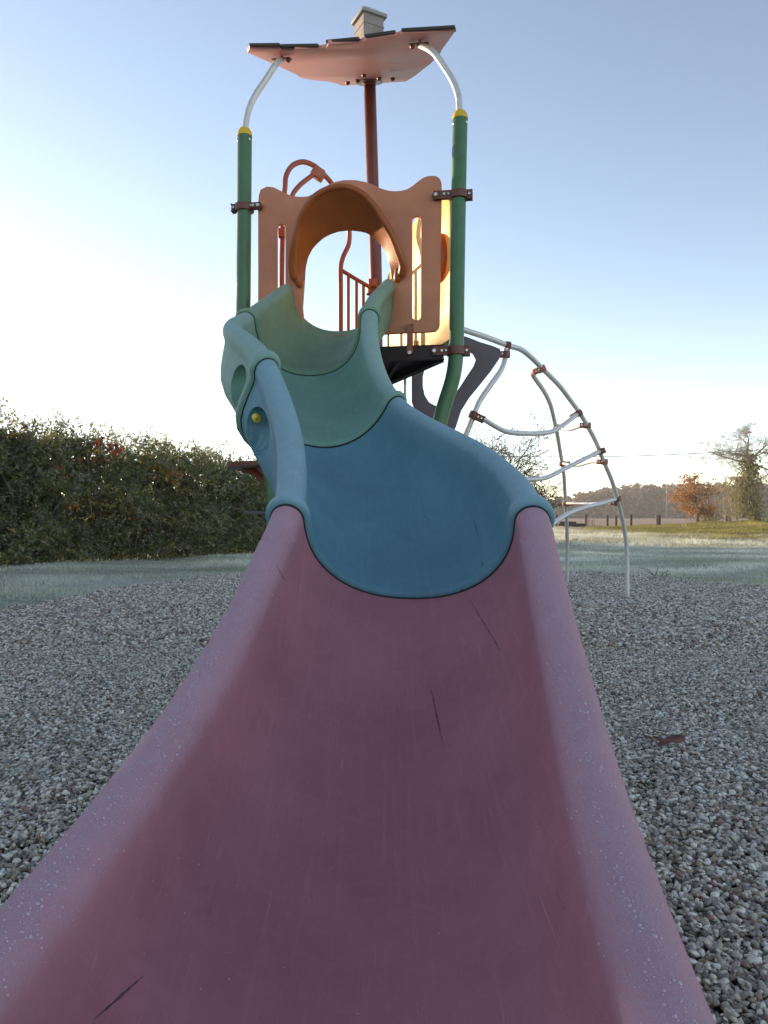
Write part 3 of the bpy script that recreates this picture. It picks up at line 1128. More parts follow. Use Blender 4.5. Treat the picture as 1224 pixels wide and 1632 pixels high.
# dark shingle boards along the front edge, lying on the plate, each a piece of its own
ridge_dir = (rn_up.cross(ru)).normalized()
if ridge_dir.y < 0:
    ridge_dir = -ridge_dir
for (u0, v0, u1, v1, lift) in [(398, 77, 446, 76.5, .004), (449, 78.5, 507, 77.5, .0045), (520, 72, 572, 67, .005), (582, 63, 630, 56.5, .0045), (640, 53.5, 725, 48.5, .004)]:
    a, b = roof_pt(u0, v0), roof_pt(u1, v1)
    end_piece = u0 < 400 or u1 > 700
    hd = 0.035 if end_piece else 0.105
    c = (a + b) * 0.5 + rn_up * (0.0125 + lift) + ridge_dir * (hd - 0.005)
    g = box_geo(c, (b - a) * 0.5, ridge_dir * hd, rn_up * 0.0065, 0.0015)
    mk('shingle', g[0], g[1], M['shingle'], roof, False)
    for row in range(1, 4):
        c2 = c + ridge_dir * (0.17 * row) + rn_up * (0.004 * row)
        if c2.y > 4.5 or row > 2 or end_piece:
            continue
        g = box_geo(c2, (b - a) * (0.48 - 0.03 * row), ridge_dir * 0.10, rn_up * 0.009, 0.0015)
        mk('shingle', g[0], g[1], M['shingle'], roof, False)
# chimney
cc_ = roof_pt(587, 62) + rn_up * 0.0
cc_ = P(588, 60, 4.10)
ca, cb = Vector((math.cos(R(27)), math.sin(R(27)), 0)), Vector((-math.sin(R(27)), math.cos(R(27)), 0))
zt = P(588, 30, 4.10).z
zb = P(588, 76, 4.10).z
chw = 0.060
g = box_geo(Vector((cc_.x, 4.12, (zt + zb) / 2)), ca * chw, cb * chw, Vector((0, 0, (zt - zb) / 2)), 0.003)
chim = mk('chimney', g[0], g[1], M['chim'], roof, False)
g = box_geo(Vector((cc_.x, 4.12, zt + 0.009)), ca * (chw + 0.016), cb * (chw + 0.016), Vector((0, 0, 0.011)), 0.006)
mk('chimney_cap', g[0], g[1], M['chimcap'], roof, True, auto=40)
g = box_geo(Vector((cc_.x - 0.006, 4.12, zt + 0.032)), ca * (chw - 0.010), cb * (chw - 0.010), Vector((0, 0, 0.020)), 0.017)
mk('chimney_pot', g[0], g[1], M['chimcap'], roof, True, auto=60)
g = box_geo(Vector((cc_.x, 4.12, zt - 0.052)), ca * (chw + 0.003), cb * (chw + 0.003), Vector((0, 0, 0.0035)), 0.001)
mk('chimney_band', g[0], g[1], M['chim'], roof, False)

# steel arms from post caps to roof plates
def roof_anchor(u, v):
    return roof_pt(u, v) - rn_up * 0.022
aL, aR = roof_anchor(449, 90), roof_anchor(668, 66)
tL, tR = post_paths['L'][-1], post_paths['R'][-1]
tube('roof_arm', [tL + Vector((0, 0, 0.01)), P(392, 195, 3.95), P(396, 176, 3.955), P(406, 153, 3.965), P(424, 126, 3.98), P(440, 102, 4.0), aL + rn_up * 0.008], 0.0165, M['steel'], posts['L'], segs=16)
tube('roof_arm', [tR + Vector((0, 0, 0.01)), P(732, 170, 3.79), P(731, 156, 3.795), P(725, 136, 3.80), P(713, 114, 3.81), P(691, 84, 3.83), aR + rn_up * 0.008], 0.0165, M['steel'], posts['R'], segs=16)
for an in (aL, aR):
    g = box_geo(an + rn_up * 0.008, ru * 0.052, ridge_dir * 0.024, rn_up * 0.003, 0.001)
    pl_ = mk('roof_bracket', g[0], g[1], M['clamp'], roof, False)
    for s in (-1, 1):
        g = lathe_geo(an + rn_up * 0.006 + ru * s * 0.036, -rn_up, [(0.013, 0), (0.0135, 0.006), (0.010, 0.014), (0.004, 0.017)], 14)
        mk('bolt_cover', g[0], g[1], M['clampo'], roof, True, auto=50)

# brown pole at the back, carrying the roof
polex = [Vector((-0.022, 4.70, -0.05)), Vector((-0.040, 4.70, 1.0)), P(599, 440, 4.70), P(594, 300, 4.70), P(589, 135, 4.70)]
pole = tube('pole', polex, 0.0385, M['brownp'], tower, segs=24)
ptop = polex[-1]
g = lathe_geo(roof_pt(588, 127) - rn_up * 0.014, -rn_up, [(0.085, 0), (0.085, 0.004), (0.045, 0.006), (0.045, 0.012)], 24)
mk('pole_flange', g[0], g[1], M['clamp'], pole, True, auto=40)
for (u, v) in [(554, 129), (570, 125.5), (580, 117), (604, 122), (626, 122.5)]:
    p = roof_pt(u, v - 4) - rn_up * 0.018
    g = lathe_geo(p, -rn_up, [(0.014, 0), (0.0145, 0.006), (0.011, 0.015), (0.004, 0.018)], 14)
    mk('bolt_cover', g[0], g[1], M['clamp'], roof, True, auto=50)

# terracotta front panel with wavy top, two slots and the slide opening
pan_px = [(411, 330), (412, 312), (415, 302), (425, 297), (436, 298), (446, 303), (456, 308.5), (466, 312), (478, 313.5), (490, 312.7), (504, 306.7), (515, 299), (526, 292.7), (536, 289), (547, 286.9), (558, 286.4), (568, 286.9), (580, 289.2), (592, 292.9), (602, 298), (613, 302), (622, 304), (631, 304.4), (640, 303.6), (649, 301.2), (658, 295.6), (666, 289), (674, 283), (682, 280.4), (690, 279.6), (696, 280.6), (701, 284.5), (703.5, 291), (704, 302), (700.6, 516), (699, 523), (694, 528), (686, 529), (620, 532), (428, 541), (417, 540), (411, 532)]
open_px = [(485, 446), (486, 425), (490, 408), (497, 395), (504, 387), (514, 378), (525, 372), (538, 367.5), (550, 366), (563, 366), (575, 367), (587, 370.5), (597, 376), (606, 384), (613, 393), (620, 406), (624, 418), (626, 432), (626, 446), (626, 490), (618, 526), (600, 530), (500, 536), (486, 530), (482, 490)]
sl_l = rounded_slot(441.5, 454.5, 357, 500)
sl_r = rounded_slot(656.8, 671.2, 344.5, 510)
panel = curve_plate('front_panel', [Q(*p) for p in pan_px], [[Q(*p) for p in open_px], [Q(*p) for p in sl_l], [Q(*p) for p in sl_r]], M['panel'], tower, 0.0, 0.020, u_ax, n_ax, bevel=0.003)

# hood over the opening: shell from the opening edge out to a projecting rolled rim
rim_px = [(470, 447), (466, 430), (466, 412), (467, 396), (470, 380), (474, 362), (480, 345), (489, 328), (501, 314), (513, 305.5), (526, 300), (537, 297.6), (547, 297.3), (558, 299), (568, 303.3), (579, 310), (589, 319.5), (600, 333), (610, 349), (619, 364), (627, 380), (634, 397), (640, 413), (643, 425), (640, 440)]
inn_px = [(485, 446), (485, 436), (486, 424), (489, 411), (493, 402), (498, 393), (504, 387), (512, 379.5), (521, 374), (529, 371), (538, 368.5), (545, 367.3), (553, 366.4), (560, 366.4), (567, 367), (576, 368), (585, 370), (594, 374.5), (602, 381), (609, 389), (615, 398), (619, 408), (622, 417), (625, 429), (626, 444)]
NH = len(rim_px)
HV, HF = [], []
fwds = []
for i in range(NH):
    q = i / (NH - 1)
    fw = 0.022 + 0.150 * math.sin(math.pi * q) ** 0.75
    fwds.append(fw)
rows = 8
for i in range(NH):
    a = Q(*inn_px[i], 0.0)
    b = Q(*rim_px[i], fwds[i])
    for j in range(rows + 1):
        t = j / rows
        p = a.lerp(b, t)
        # slight outward swell of the shell
        nrm = (b - a).normalized()
        p = p + Vector((0, 0, 1)) * 0.012 * math.sin(math.pi * t) * math.sin(math.pi * i / (NH - 1))
        HV.append(p)
for i in range(NH - 1):
    for j in range(rows):
        HF.append((i * (rows + 1) + j, (i + 1) * (rows + 1) + j, (i + 1) * (rows + 1) + j + 1, i * (rows + 1) + j + 1))
me = bpy.data.meshes.new('hood')
me.from_pydata(HV, [], HF)
bm = bmesh.new()
bm.from_mesh(me)
bmesh.ops.recalc_face_normals(bm, faces=bm.faces)
ret = bmesh.ops.solidify(bm, geom=list(bm.faces), thickness=0.010)
bm.to_mesh(me)
bm.free()
hood = mk_mesh('hood', me, M['hood'], panel, True, label='rust orange arched hood over the slide opening', auto=60)
rp = smooth_path([Q(*rim_px[i], fwds[i]) for i in range(NH)], 4)
nrp = len(rp)
rad = [0.0145 + 0.0095 * abs(2 * i / (nrp - 1) - 1) ** 2 for i in range(nrp)]
rad[0] = rad[-1] = 0.012
tube('hood_rim', rp, rad, M['hood'], hood, segs=14, raw=True)
for px_ in ((474, 440), (637, 431)):     # thick rounded feet of the hood
    c0 = Q(px_[0], px_[1], 0.012)
    bm = bmesh.new()
    bmesh.ops.create_uvsphere(bm, u_segments=18, v_segments=12, radius=1)
    tilt = 0.20 if px_[0] < 550 else -0.24
    for v in bm.verts:
        x, y, z = v.co
        v.co = c0 + u_ax * (x * 0.027 - tilt * z * 0.060 * (1 if True else 0)) + n_ax * y * 0.030 + Vector((0, 0, z * 0.062))
    me = bpy.data.meshes.new('hood_foot')
    bm.to_mesh(me)
    bm.free()
    mk_mesh('hood_foot', me, M['hood'], hood, True)

# clamps holding panel and deck to the posts
def bolt_at(p, ax, parent, r=0.0105):
    g = lathe_geo(p, ax, [(r, 0), (r, 0.005), (r * 0.8, 0.008), (r * 0.45, 0.008), (r * 0.4, 0.005)], 14)
    return mk('bolt', g[0], g[1], M['bolt'], parent, True, auto=40)

def clamp(c, side, parent, reach=0.075, hgt=0.020):
    """collar round a post with a lug towards the panel (side = +1 lug to the right)"""
    g1 = lathe_geo(c - Vector((0, 0, hgt)), (0, 0, 1), [(PR + 0.001, 0), (PR + 0.012, 0.002), (PR + 0.014, hgt), (PR + 0.012, 2 * hgt - 0.002), (PR + 0.001, 2 * hgt)], 28)
    d = u_ax * side
    g2 = box_geo(c + d * (PR + reach * 0.5) + n_ax * 0.018, d * (reach * 0.5 + 0.006), n_ax * 0.011, Vector((0, 0, hgt * 0.72)), 0.006)
    g3 = lathe_geo(c + d * (PR + reach) + n_ax * 0.005, n_ax, [(0.019, 0), (0.019, 0.022), (0.016, 0.026)], 18)
    g4 = box_geo(c - d * (PR + 0.014), d * 0.012, n_ax * 0.017, Vector((0, 0, hgt * 0.85)), 0.006)
    V, Fc = merge([g1, g2, g3, g4])
    o = mk('clamp', V, Fc, M['clamp'], parent, True, auto=40)
    bolt_at(c + d * (PR + reach) + n_ax * 0.031, n_ax, o)
    bolt_at(c + d * (PR + reach * 0.45) + n_ax * 0.029, n_ax, o, 0.008)
    bolt_at(c + d * (PR + reach * 0.15) + n_ax * 0.029, n_ax, o, 0.006)
    bolt_at(c - d * (PR + 0.016) + n_ax * 0.017, n_ax, o, 0.008)
    return o
clamp(P(389.5, 332, yL), 1, tower, 0.045)
clamp(P(731, 312, yR), -1, tower, 0.075)
cR_low = P(727, 560, yR)
clamp(cR_low, -1, tower, 0.070, 0.022)
clamp(Vector((-0.722, yL, H + 0.845)), 1, tower, 0.070, 0.022)

# deck: triangular dark floor on beams
zd = H + 0.845
back = Vector((polex[1].x - 0.005, 4.70, 0))
dl, dr = Vector((-0.69, yL + 0.01, 0)), Vector((0.30, yR + 0.01, 0))
tri = [dl - n_ax * 0.02, dr - n_ax * 0.02, back + Vector((0.03, -0.05, 0))]
V = [Vector((p.x, p.y, zd + 0.010)) for p in tri] + [Vector((p.x, p.y, zd - 0.018)) for p in tri]
deck = mk('deck', V, [(0, 1, 2), (5, 4, 3), (0, 3, 4, 1), (1, 4, 5, 2), (2, 5, 3, 0)], M['dark'], tower, False)
def beam(a, b, z0, z1, w, name='deck_beam'):
    d = (b - a)
    L_ = d.length
    d.normalize()
    s = Vector((d.y, -d.x, 0))
    c = (a + b) * 0.5
    g = box_geo(Vector((c.x, c.y, (z0 + z1) / 2)), d * L_ * 0.5, s * w, Vector((0, 0, (z1 - z0) / 2)), 0.004)
    return mk(name, g[0], g[1], M['dark'], deck, False)
beam(dl, dr, zd - 0.055, zd + 0.016, 0.014)
beam(dr - Vector((0.01, -0.03, 0)), back + Vector((0.02, -0.06, 0)), zd - 0.060, zd - 0.020, 0.014)
beam(dl + Vector((0.02, 0.03, 0)), back + Vector((-0.03, -0.06, 0)), zd - 0.060, zd - 0.020, 0.014)
for f in (0.62, 0.78):
    a = dl.lerp(dr, f)
    beam(a - n_ax * 0.03, back.lerp(dr, 0.12 + 0.3 * (f - .6)) - Vector((0, 0.06, 0)), zd - 0.045, zd - 0.019, 0.010, 'deck_rib')
# little brown bracket joining panel and beam
g1 = box_geo(Q(653, 540, 0.030), u_ax * 0.0155, n_ax * 0.003, Vector((0, 0, 0.075)), 0.002)
brk = mk('panel_bracket', g1[0], g1[1], M['clampo'], panel, False)
bolt_at(Q(653, 521, 0.0), n_ax, brk, 0.011)
bolt_at(Q(653, 562, 0.033), n_ax, brk, 0.011)
brk.data.transform(Matrix.Translation(-n_ax * 0.010))

# yellow side panel, from the right post to the back pole; sun from the left lights its inside
yA, yB = Vector((0.335, yR + 0.045, 0)), Vector((0.02, 4.62, 0))
y_ax = (yB - yA).normalized()
ny_ = Vector((y_ax.y, -y_ax.x, 0))
if ny_.dot(Vector((-1, -0.3, 0))) < 0:
    ny_ = -ny_
WY = (yB - yA).length
def yp(s, z):
    return yA + y_ax * (s * WY) + Vector((0, 0, H + z))
side_out = [yp(0.0, 0.90), yp(0.0, 1.60)]
for i in range(0, 25):
    s = i / 24
    side_out.append(yp(s, 1.66 + 0.03 * math.sin(math.pi * 2 * s) - (0.20 * max(0, (s - 0.62) / 0.38) ** 1.5)))
side_out += [yp(1.0, 0.86), yp(0.5, 0.862)]
circ = [yp(0.13 + 0.085 * math.cos(a), 1.345 + 0.12 * math.sin(a)) for a in np.linspace(0, 2 * math.pi, 28)[:-1]]
ux = -y_ax if ny_.cross(y_ax).z < 0 else y_ax
side_panel = curve_plate('side_panel', side_out, [circ], M['yellow_panel'], tower, 0.0, 0.018, ux, ny_, bevel=0.002, label='yellow side panel lit by the low sun')
# orange porthole bubble in the yellow panel
bm = bmesh.new()
bmesh.ops.create_uvsphere(bm, u_segments=24, v_segments=14, radius=1)
pc = yp(0.13, 1.345)
for v in bm.verts:
    x, y, z = v.co
    v.co = pc + y_ax * x * (0.095 * WY) + ny_ * (y * 0.075 - 0.006) + Vector((0, 0, z * 0.130))
me = bpy.data.meshes.new('porthole')
bm.to_mesh(me)
bm.free()
mk_mesh('porthole', me, M['hood'], side_panel, True)
for s in (0.50, 0.62, 0.74, 0.86):           # vertical battens low on the panel
    g = box_geo(yp(s, 0.925) + ny_ * 0.012, y_ax * 0.012, ny_ * 0.005, Vector((0, 0, 0.055)), 0.001)
    mk('batten', g[0], g[1], M['yellow_panel'], side_panel, False)

# entrance arch and barrier at the back left
arch = [P(449, 560, 4.16), P(449, 450, 4.16), P(451, 340, 4.17), P(454, 300, 4.18), P(456, 280, 4.2), P(466, 264, 4.22), P(483, 258, 4.26), P(501, 264.5, 4.3), P(515, 277, 4.34), P(531, 296, 4.4), P(548, 330, 4.46), P(556, 362, 4.5), P(556, 388, 4.52), P(547, 409, 4.52), P(543, 428, 4.52), P(543, 470, 4.52), P(543, 582, 4.52)]
arch_o = tube('entrance_arch', arch, 0.0145, M['bar'], tower, segs=14, n_per=5)
tube('arch_brace', [P(463, 330, 4.20), P(466, 311, 4.21), P(477, 296, 4.23), P(489, 286, 4.26), P(504, 275, 4.31)], 0.0135, M['bar'], tower, segs=12)
g = box_geo(P(507, 277, 4.31), Vector((0.030, 0.004, -0.018)), Vector((0.0, 0.030, 0.0)), Vector((0.016, 0.0, 0.026)), 0.008)
mk('arch_clamp', g[0], g[1], M['clampo'], arch_o, True, auto=40)
g = box_geo(P(449, 372, 4.15), Vector((0.018, 0, 0)), Vector((0.0, 0.022, 0.0)), Vector((0, 0, 0.024)), 0.005)
mk('arch_clamp', g[0], g[1], M['clampo'], arch_o, True, auto=40)
tube('barrier_rail', [P(543, 430, 4.52), P(566, 444, 4.56), P(590, 458, 4.62)], 0.012, M['bar'], tower, segs=10)
for (u, v0, d_) in ((555, 438, 4.545), (568, 446, 4.57), (579, 452, 4.60)):
    tube('barrier_bar', [P(u, v0, d_), P(u, 586, d_)], 0.0105, M['bar'], tower, segs=10)
g = lathe_geo(P(597.5, 470, 4.70), (0, 0, 1), [(0.040, 0), (0.054, 0.004), (0.054, 0.045), (0.040, 0.05)], 22)
mk('pole_clamp', g[0], g[1], M['clampo'], pole, True, auto=40)
g = box_geo(P(594, 452, 4.64), Vector((0.026, 0, 0)), Vector((0, 0.03, 0)), Vector((0, 0, 0.024)), 0.006)
mk('pole_clamp', g[0], g[1], M['clampo'], pole, True, auto=40)

# counter shelf and foot bar under the tower, left
cpts = []
for i in range(21):
    a = math.pi * i / 20
    cpts.append(Vector((-0.60 - 0.30 * math.sin(a) ** 0.8, 4.37 + 0.40 * math.cos(a), H + 0.292)))
zc_ = 0.022
V = cpts + [p - Vector((0, 0, zc_)) for p in cpts]
n_ = len(cpts)
Fc = [tuple(range(n_)), tuple(range(2 * n_ - 1, n_ - 1, -1))] + [(i, (i + 1) % n_, n_ + (i + 1) % n_, n_ + i)[::-1] for i in range(n_)]
cnt = mk('counter_shelf', V, Fc, M['brown'], tower, False, label='brown half round shelf under the tower')
g = tube_geo(smooth_path([Vector((-0.80, 4.3, H + 0.268)), Vector((-0.74, 4.28, H + 0.25)), Vector((-0.68, 4.24, H + 0.20)), Vector((-0.615, 4.18, H + 0.10))], 6), 0.022, 12)
mk('shelf_bracket', g[0], g[1], M['brown'], cnt, True, auto=50)
tube('foot_bar', [P(388, 817.5, 4.5), P(460, 817, 4.5), P(560, 817, 4.5)], 0.009, M['grey_panel'], tower, segs=10)
tube('foot_bar', [Vector((-0.2, 4.5, -0.02)), Vector((-0.2, 4.5, H + 0.02))], 0.016, M['steel'], tower, segs=10)

# violet-grey panel between tower and climbing frame
dpn = 4.80
vp = [(656, 596), (656, 640), (666, 668), (690, 700), (716, 705), (727, 680), (735, 655), (748, 634), (766, 612), (782, 592), (795, 573), (799, 564), (797, 556), (785, 551), (765, 545), (745, 537), (722, 531), (700, 532), (680, 545), (664, 566)]
vh = [(674, 600), (674, 616), (677, 630), (684, 641), (694, 646.5), (706, 645), (718, 636), (732, 618), (745, 598), (755, 583), (758.5, 573), (754, 564), (744, 557), (728, 553), (708, 555), (690, 566), (678, 584)]
curve_plate('climb_panel', [P(u, v, dpn) for u, v in vp], [[P(u, v, dpn) for u, v in vh]], M['grey_panel'], tower, 0.0, 0.020, Vector((1, 0, 0)), Vector((0, -1, 0)), bevel=0.002, label='violet grey board with a large rounded cut-out')
tube('deck_leg', [P(645, 612, 4.9), P(645, 640, 4.9), P(645, 1020, 4.9)], 0.012, M['steel'], tower, segs=10)

# ------------------------------------------------------------------ climbing frame
climb = empty('climbing_frame', (1.9, 6.4, 0.0), 'arched climbing frame of galvanised pipes with brown clamps beside the tower', 'climbing frame')
CP = 0.0195
main_px = [(700, 513, 4.85), (740, 526, 5.0), (775, 537.5, 5.2), (808, 550, 5.4), (830, 557, 5.52), (846, 569, 5.64), (865, 588, 5.8), (890, 613, 5.98), (907, 635, 6.1), (925, 660, 6.2), (938, 682, 6.3), (950, 705, 6.4), (962, 735, 6.5), (975, 766, 6.65), (985, 800, 6.8), (993, 832, 6.95), (998, 862, 7.02), (999.5, 900, 7.05), (1000, 965, 7.06)]
leg2_px = [(868, 588, 5.85), (857, 589, 5.9), (849, 594, 5.95), (852, 602, 6.05), (866, 622, 6.3), (876, 642, 6.6), (882, 664, 6.8), (888, 692, 7.05), (893, 722, 7.3), (898, 752, 7.6), (901, 795, 7.9), (903.5, 840, 8.2), (904, 880, 8.4), (904, 945, 8.5)]
leg3_px = [(806, 556, 5.38), (804, 574, 5.36), (797, 592, 5.3), (780, 616, 5.25), (764, 640, 5.22), (755, 662, 5.2), (747, 682, 5.2), (736, 715, 5.2), (728, 780, 5.2), (724, 880, 5.2), (722, 1012, 5.2)]
for px_ in (main_px, leg2_px, leg3_px):
    tube('pipe', [P(*q) for q in px_], CP, M['steel'], climb, segs=14, n_per=5)
for px_ in ([(757, 663, 5.2), (772, 669, 5.25), (792, 681, 5.35), (812, 689, 5.45), (845, 691, 5.65), (868, 690, 5.8), (884, 686, 5.9), (902, 674, 6.05), (922, 659, 6.18)],
            [(742, 725, 5.2), (780, 752, 5.3), (815, 763, 5.45), (850, 764, 5.65), (874, 760, 5.8), (900, 747, 6.0), (930, 732, 6.2), (957, 719, 6.42)],
            [(735, 890, 5.2), (800, 872, 5.4), (850, 850, 5.65), (880, 835, 5.9), (905, 819, 6.1), (932, 809, 6.35), (960, 802, 6.6), (983, 795, 6.78)]):
    tube('rung', [P(*q) for q in px_], CP * 0.94, M['steel'], climb, segs=14, n_per=5)
for px_ in ([(884, 679, 6.95), (896, 683, 6.85), (908, 684.5, 6.7), (922, 680, 6.5), (935, 678, 6.3)],
            [(896, 738, 7.45), (908, 741, 7.3), (922, 741.5, 7.1), (942, 736, 6.8), (962, 735, 6.52)],
            [(902, 802, 7.95), (945, 803, 7.3), (985, 801, 6.82)]):
    tube('strap_rung', [P(*q) for q in px_], 0.0175, M['steel'], climb, segs=10, n_per=5)

def joint(u, v, d, ang=0.0, sz=1.0, mat='clamp'):
    c = P(u, v, d)
    ca_, sa_ = math.cos(ang), math.sin(ang)
    ex = Vector((ca_, 0, sa_))
    ez = Vector((-sa_, 0, ca_))
    g1 = lathe_geo(c - ez * 0.026 * sz, ez, [(0.024 * sz, 0), (0.033 * sz, 0.003), (0.035 * sz, 0.026 * sz), (0.033 * sz, 0.049 * sz), (0.024 * sz, 0.052 * sz)], 16)
    g2 = box_geo(c - ex * 0.040 * sz, ex * 0.034 * sz, Vector((0, 0.026 * sz, 0)), ez * 0.021 * sz, 0.006 * sz)
    V, Fc = merge([g1, g2])
    o = mk('joint_clamp', V, Fc, M[mat], climb, True, auto=40)
    for k in (-0.055, -0.03):
        bolt_at(c + ex * k * sz - Vector((0, 0.026 * sz, 0)), (0, -1, 0), o, 0.007 * sz)
    return o
joint(809, 551, 5.39, R(80), 0.9)
joint(806, 565, 5.36, R(0), 0.95)
joint(863, 588, 5.79, R(25), 1.0, 'clampo')
joint(755, 662, 5.19, R(155), 1.0)
joint(922, 659, 6.18, R(25), 1.0)
joint(936, 678, 6.29, R(0), 0.95, 'clampo')
joint(959, 719, 6.42, R(20), 1.0)
joint(963, 736, 6.51, R(0), 0.95, 'clampo')
joint(984, 795, 6.78, R(10), 1.0)
joint(985, 801.5, 6.84, R(0), 0.95, 'clampo')
joint(885, 680, 7.0, R(180), 0.9, 'clampo')
joint(896, 739, 7.45, R(180), 1.0, 'clampo')
joint(901.5, 803, 7.95, R(180), 1.05, 'clampo')
joint(736, 716, 5.19, R(155), 1.0)
joint(724, 890, 5.19, R(200), 1.0)

# ------------------------------------------------------------------ foliage builders
def leaf_quads(cen, dirs, size, aspect, rng_):
    """diamond leaves: cen (n,3), dirs (n,3) along the leaf; returns V (4n,3), F (n,4)"""
    n = len(cen)
    d = dirs / (np.linalg.norm(dirs, axis=1, keepdims=True) + 1e-9)
    r = rng_.normal(size=(n, 3))
    s = np.cross(d, r)
    s /= (np.linalg.norm(s, axis=1, keepdims=True) + 1e-9)
    nn = np.cross(d, s)
    size = np.asarray(size)[:, None]
    a = cen
    b = cen + d * size * 0.5 + s * size * aspect * 0.5 + nn * size * 0.06
    c = cen + d * size
    e = cen + d * size * 0.5 - s * size * aspect * 0.5 + nn * size * 0.06
    V = np.stack([a, b, c, e], 1).reshape(-1, 3)
    Fq = np.arange(4 * n).reshape(n, 4)
    return V, Fq

def shoots(base, dirs, length, n_leaf, leaf, aspect, rng_, droop=0.25, col=None):
    """base (n,3), leaves set along curved shoots; returns V, F, leaf tint per vertex, stem polylines"""
    n = len(base)
    t = (np.arange(n_leaf) + 0.6) / n_leaf
    L_ = length[:, None, None]
    dd = dirs[:, None, :]
    pos = base[:, None, :] + dd * L_ * t[None, :, None] + np.array([0, 0, -1.0])[None, None, :] * L_ * droop * (t ** 2)[None, :, None]
    pos = pos.reshape(-1, 3)
    side = rng_.normal(size=(n, n_leaf, 3)) * 0.8
    ld = (dd * 0.7 + side).reshape(-1, 3)
    sz = (leaf * rng_.uniform(0.6, 1.25, size=n * n_leaf))
    V, Fq = leaf_quads(pos, ld, sz, aspect, rng_)
    c = np.repeat(col, n_leaf, axis=0) * rng_.uniform(0.75, 1.25, size=(n * n_leaf, 1))
    c = np.repeat(c, 4, axis=0)
    return V, Fq, c

def twig_mesh(base, tip, r0, r1):
    """thin three-sided twigs, vectorised"""
    n = len(base)
    d = tip - base
    d = d / (np.linalg.norm(d, axis=1, keepdims=True) + 1e-9)
    ref = np.tile(np.array([[0.3, 0.9, 0.2]]), (n, 1))
    a = np.cross(d, ref)
    a /= (np.linalg.norm(a, axis=1, keepdims=True) + 1e-9)
    b = np.cross(d, a)
    rows = []
    for (p, r) in ((base, r0), (tip, r1)):
        for k in range(3):
            an = 2 * math.pi * k / 3
            rows.append(p + (a * math.cos(an) + b * math.sin(an)) * np.asarray(r)[:, None])
    V = np.stack(rows, 1).reshape(-1, 3)
    f0 = np.array([[0, 1, 4, 3], [1, 2, 5, 4], [2, 0, 3, 5]])
    Fq = (np.arange(n)[:, None, None] * 6 + f0[None]).reshape(-1, 4)
    return V, Fq

# ------------------------------------------------------------------ hedge at the left
hedge = empty('hedge', (-5.0, 13.0, 0.0), 'overgrown dark green hedge with red autumn leaves along the frosted lawn', 'hedge')
hA, hB = np.array([2.6, 23.6]), np.array([-17.5, -6.0])      # front foot line, right end to beyond the frame at left
hdir = (hB - hA) / np.linalg.norm(hB - hA)
hlen = np.linalg.norm(hB - hA)
hback = np.array([hdir[1], -hdir[0]])
if hback[1] < 0:
    hback = -hback

def hedge_top(s):
    s = np.asarray(s)
    # s in metres from the right-hand end
    y = hA[1] + hdir[1] * s
    t = np.interp(y, [-6, 2, 7, 9, 10.6, 11.6, 13.5, 15, 16.5, 20, 24], [4.0, 3.9, 3.7, 3.4, 2.85, 2.45, 2.34, 2.10, 1.80, 1.9, 1.75])
    return t - 0.06 + 0.16 * np.sin(s * 1.7) * np.sin(s * 0.9 + 1) + 0.13 * np.sin(s * 4.3 + 1) * np.sin(s * 1.1) + 0.08 * np.sin(s * 9.7 + 2)

N_SH = 15500
# more shoots where the hedge is in view
s_ = np.concatenate([rng.uniform(0, hlen, 5500), rng.uniform(hlen * 0.17, hlen * 0.50, N_SH - 5500)])
depth_ = rng.uniform(0, 1.0, N_SH)
depth_[: N_SH] = np.where(rng.random(N_SH) < 0.5, depth_ * 0.35, depth_)
hz = rng.uniform(0.0, 1.0, N_SH)
top = hedge_top(s_)
crown = np.sqrt(np.clip(1 - (2 * depth_ - 1) ** 2 * 0.35, 0, 1))
clump = 0.5 + 0.5 * np.sin(s_ * 2.6 + 1.7 * np.sin(hz * 5.0)) * np.sin(hz * 7.5 + s_ * 1.3)
depth_ = np.clip(depth_ + 0.40 * (0.5 - clump), -0.18, 1.0)
zz = 0.05 + hz * (top * crown - 0.15)
bx = hA[0] + hdir[0] * s_ + hback[0] * (depth_ * 1.5 + 0.10 * np.sin(zz * 3 + s_ * 2))
by = hA[1] + hdir[1] * s_ + hback[1] * (depth_ * 1.5 + 0.10 * np.sin(zz * 3 + s_ * 2))
base = np.stack([bx, by, zz], 1)
outw = np.stack([-hback[0] * (0.9 - 1.2 * depth_), -hback[1] * (0.9 - 1.2 * depth_), 0.25 + 0.9 * (hz ** 2)], 1)
dr_ = outw + rng.normal(size=(N_SH, 3)) * 0.75
dr_ /= np.linalg.norm(dr_, axis=1, keepdims=True)
ln_ = rng.uniform(0.16, 0.42, N_SH) * (1 + 0.5 * (hz > 0.9))
pal = np.array([[0.110, 0.122, 0.045], [0.155, 0.168, 0.068], [0.225, 0.220, 0.135], [0.320, 0.280, 0.105], [0.160, 0.122, 0.080]])
pi_ = rng.choice(5, N_SH, p=[0.34, 0.28, 0.19, 0.08, 0.11])
colr = pal[pi_] * (0.70 + 0.6 * clump[:, None])
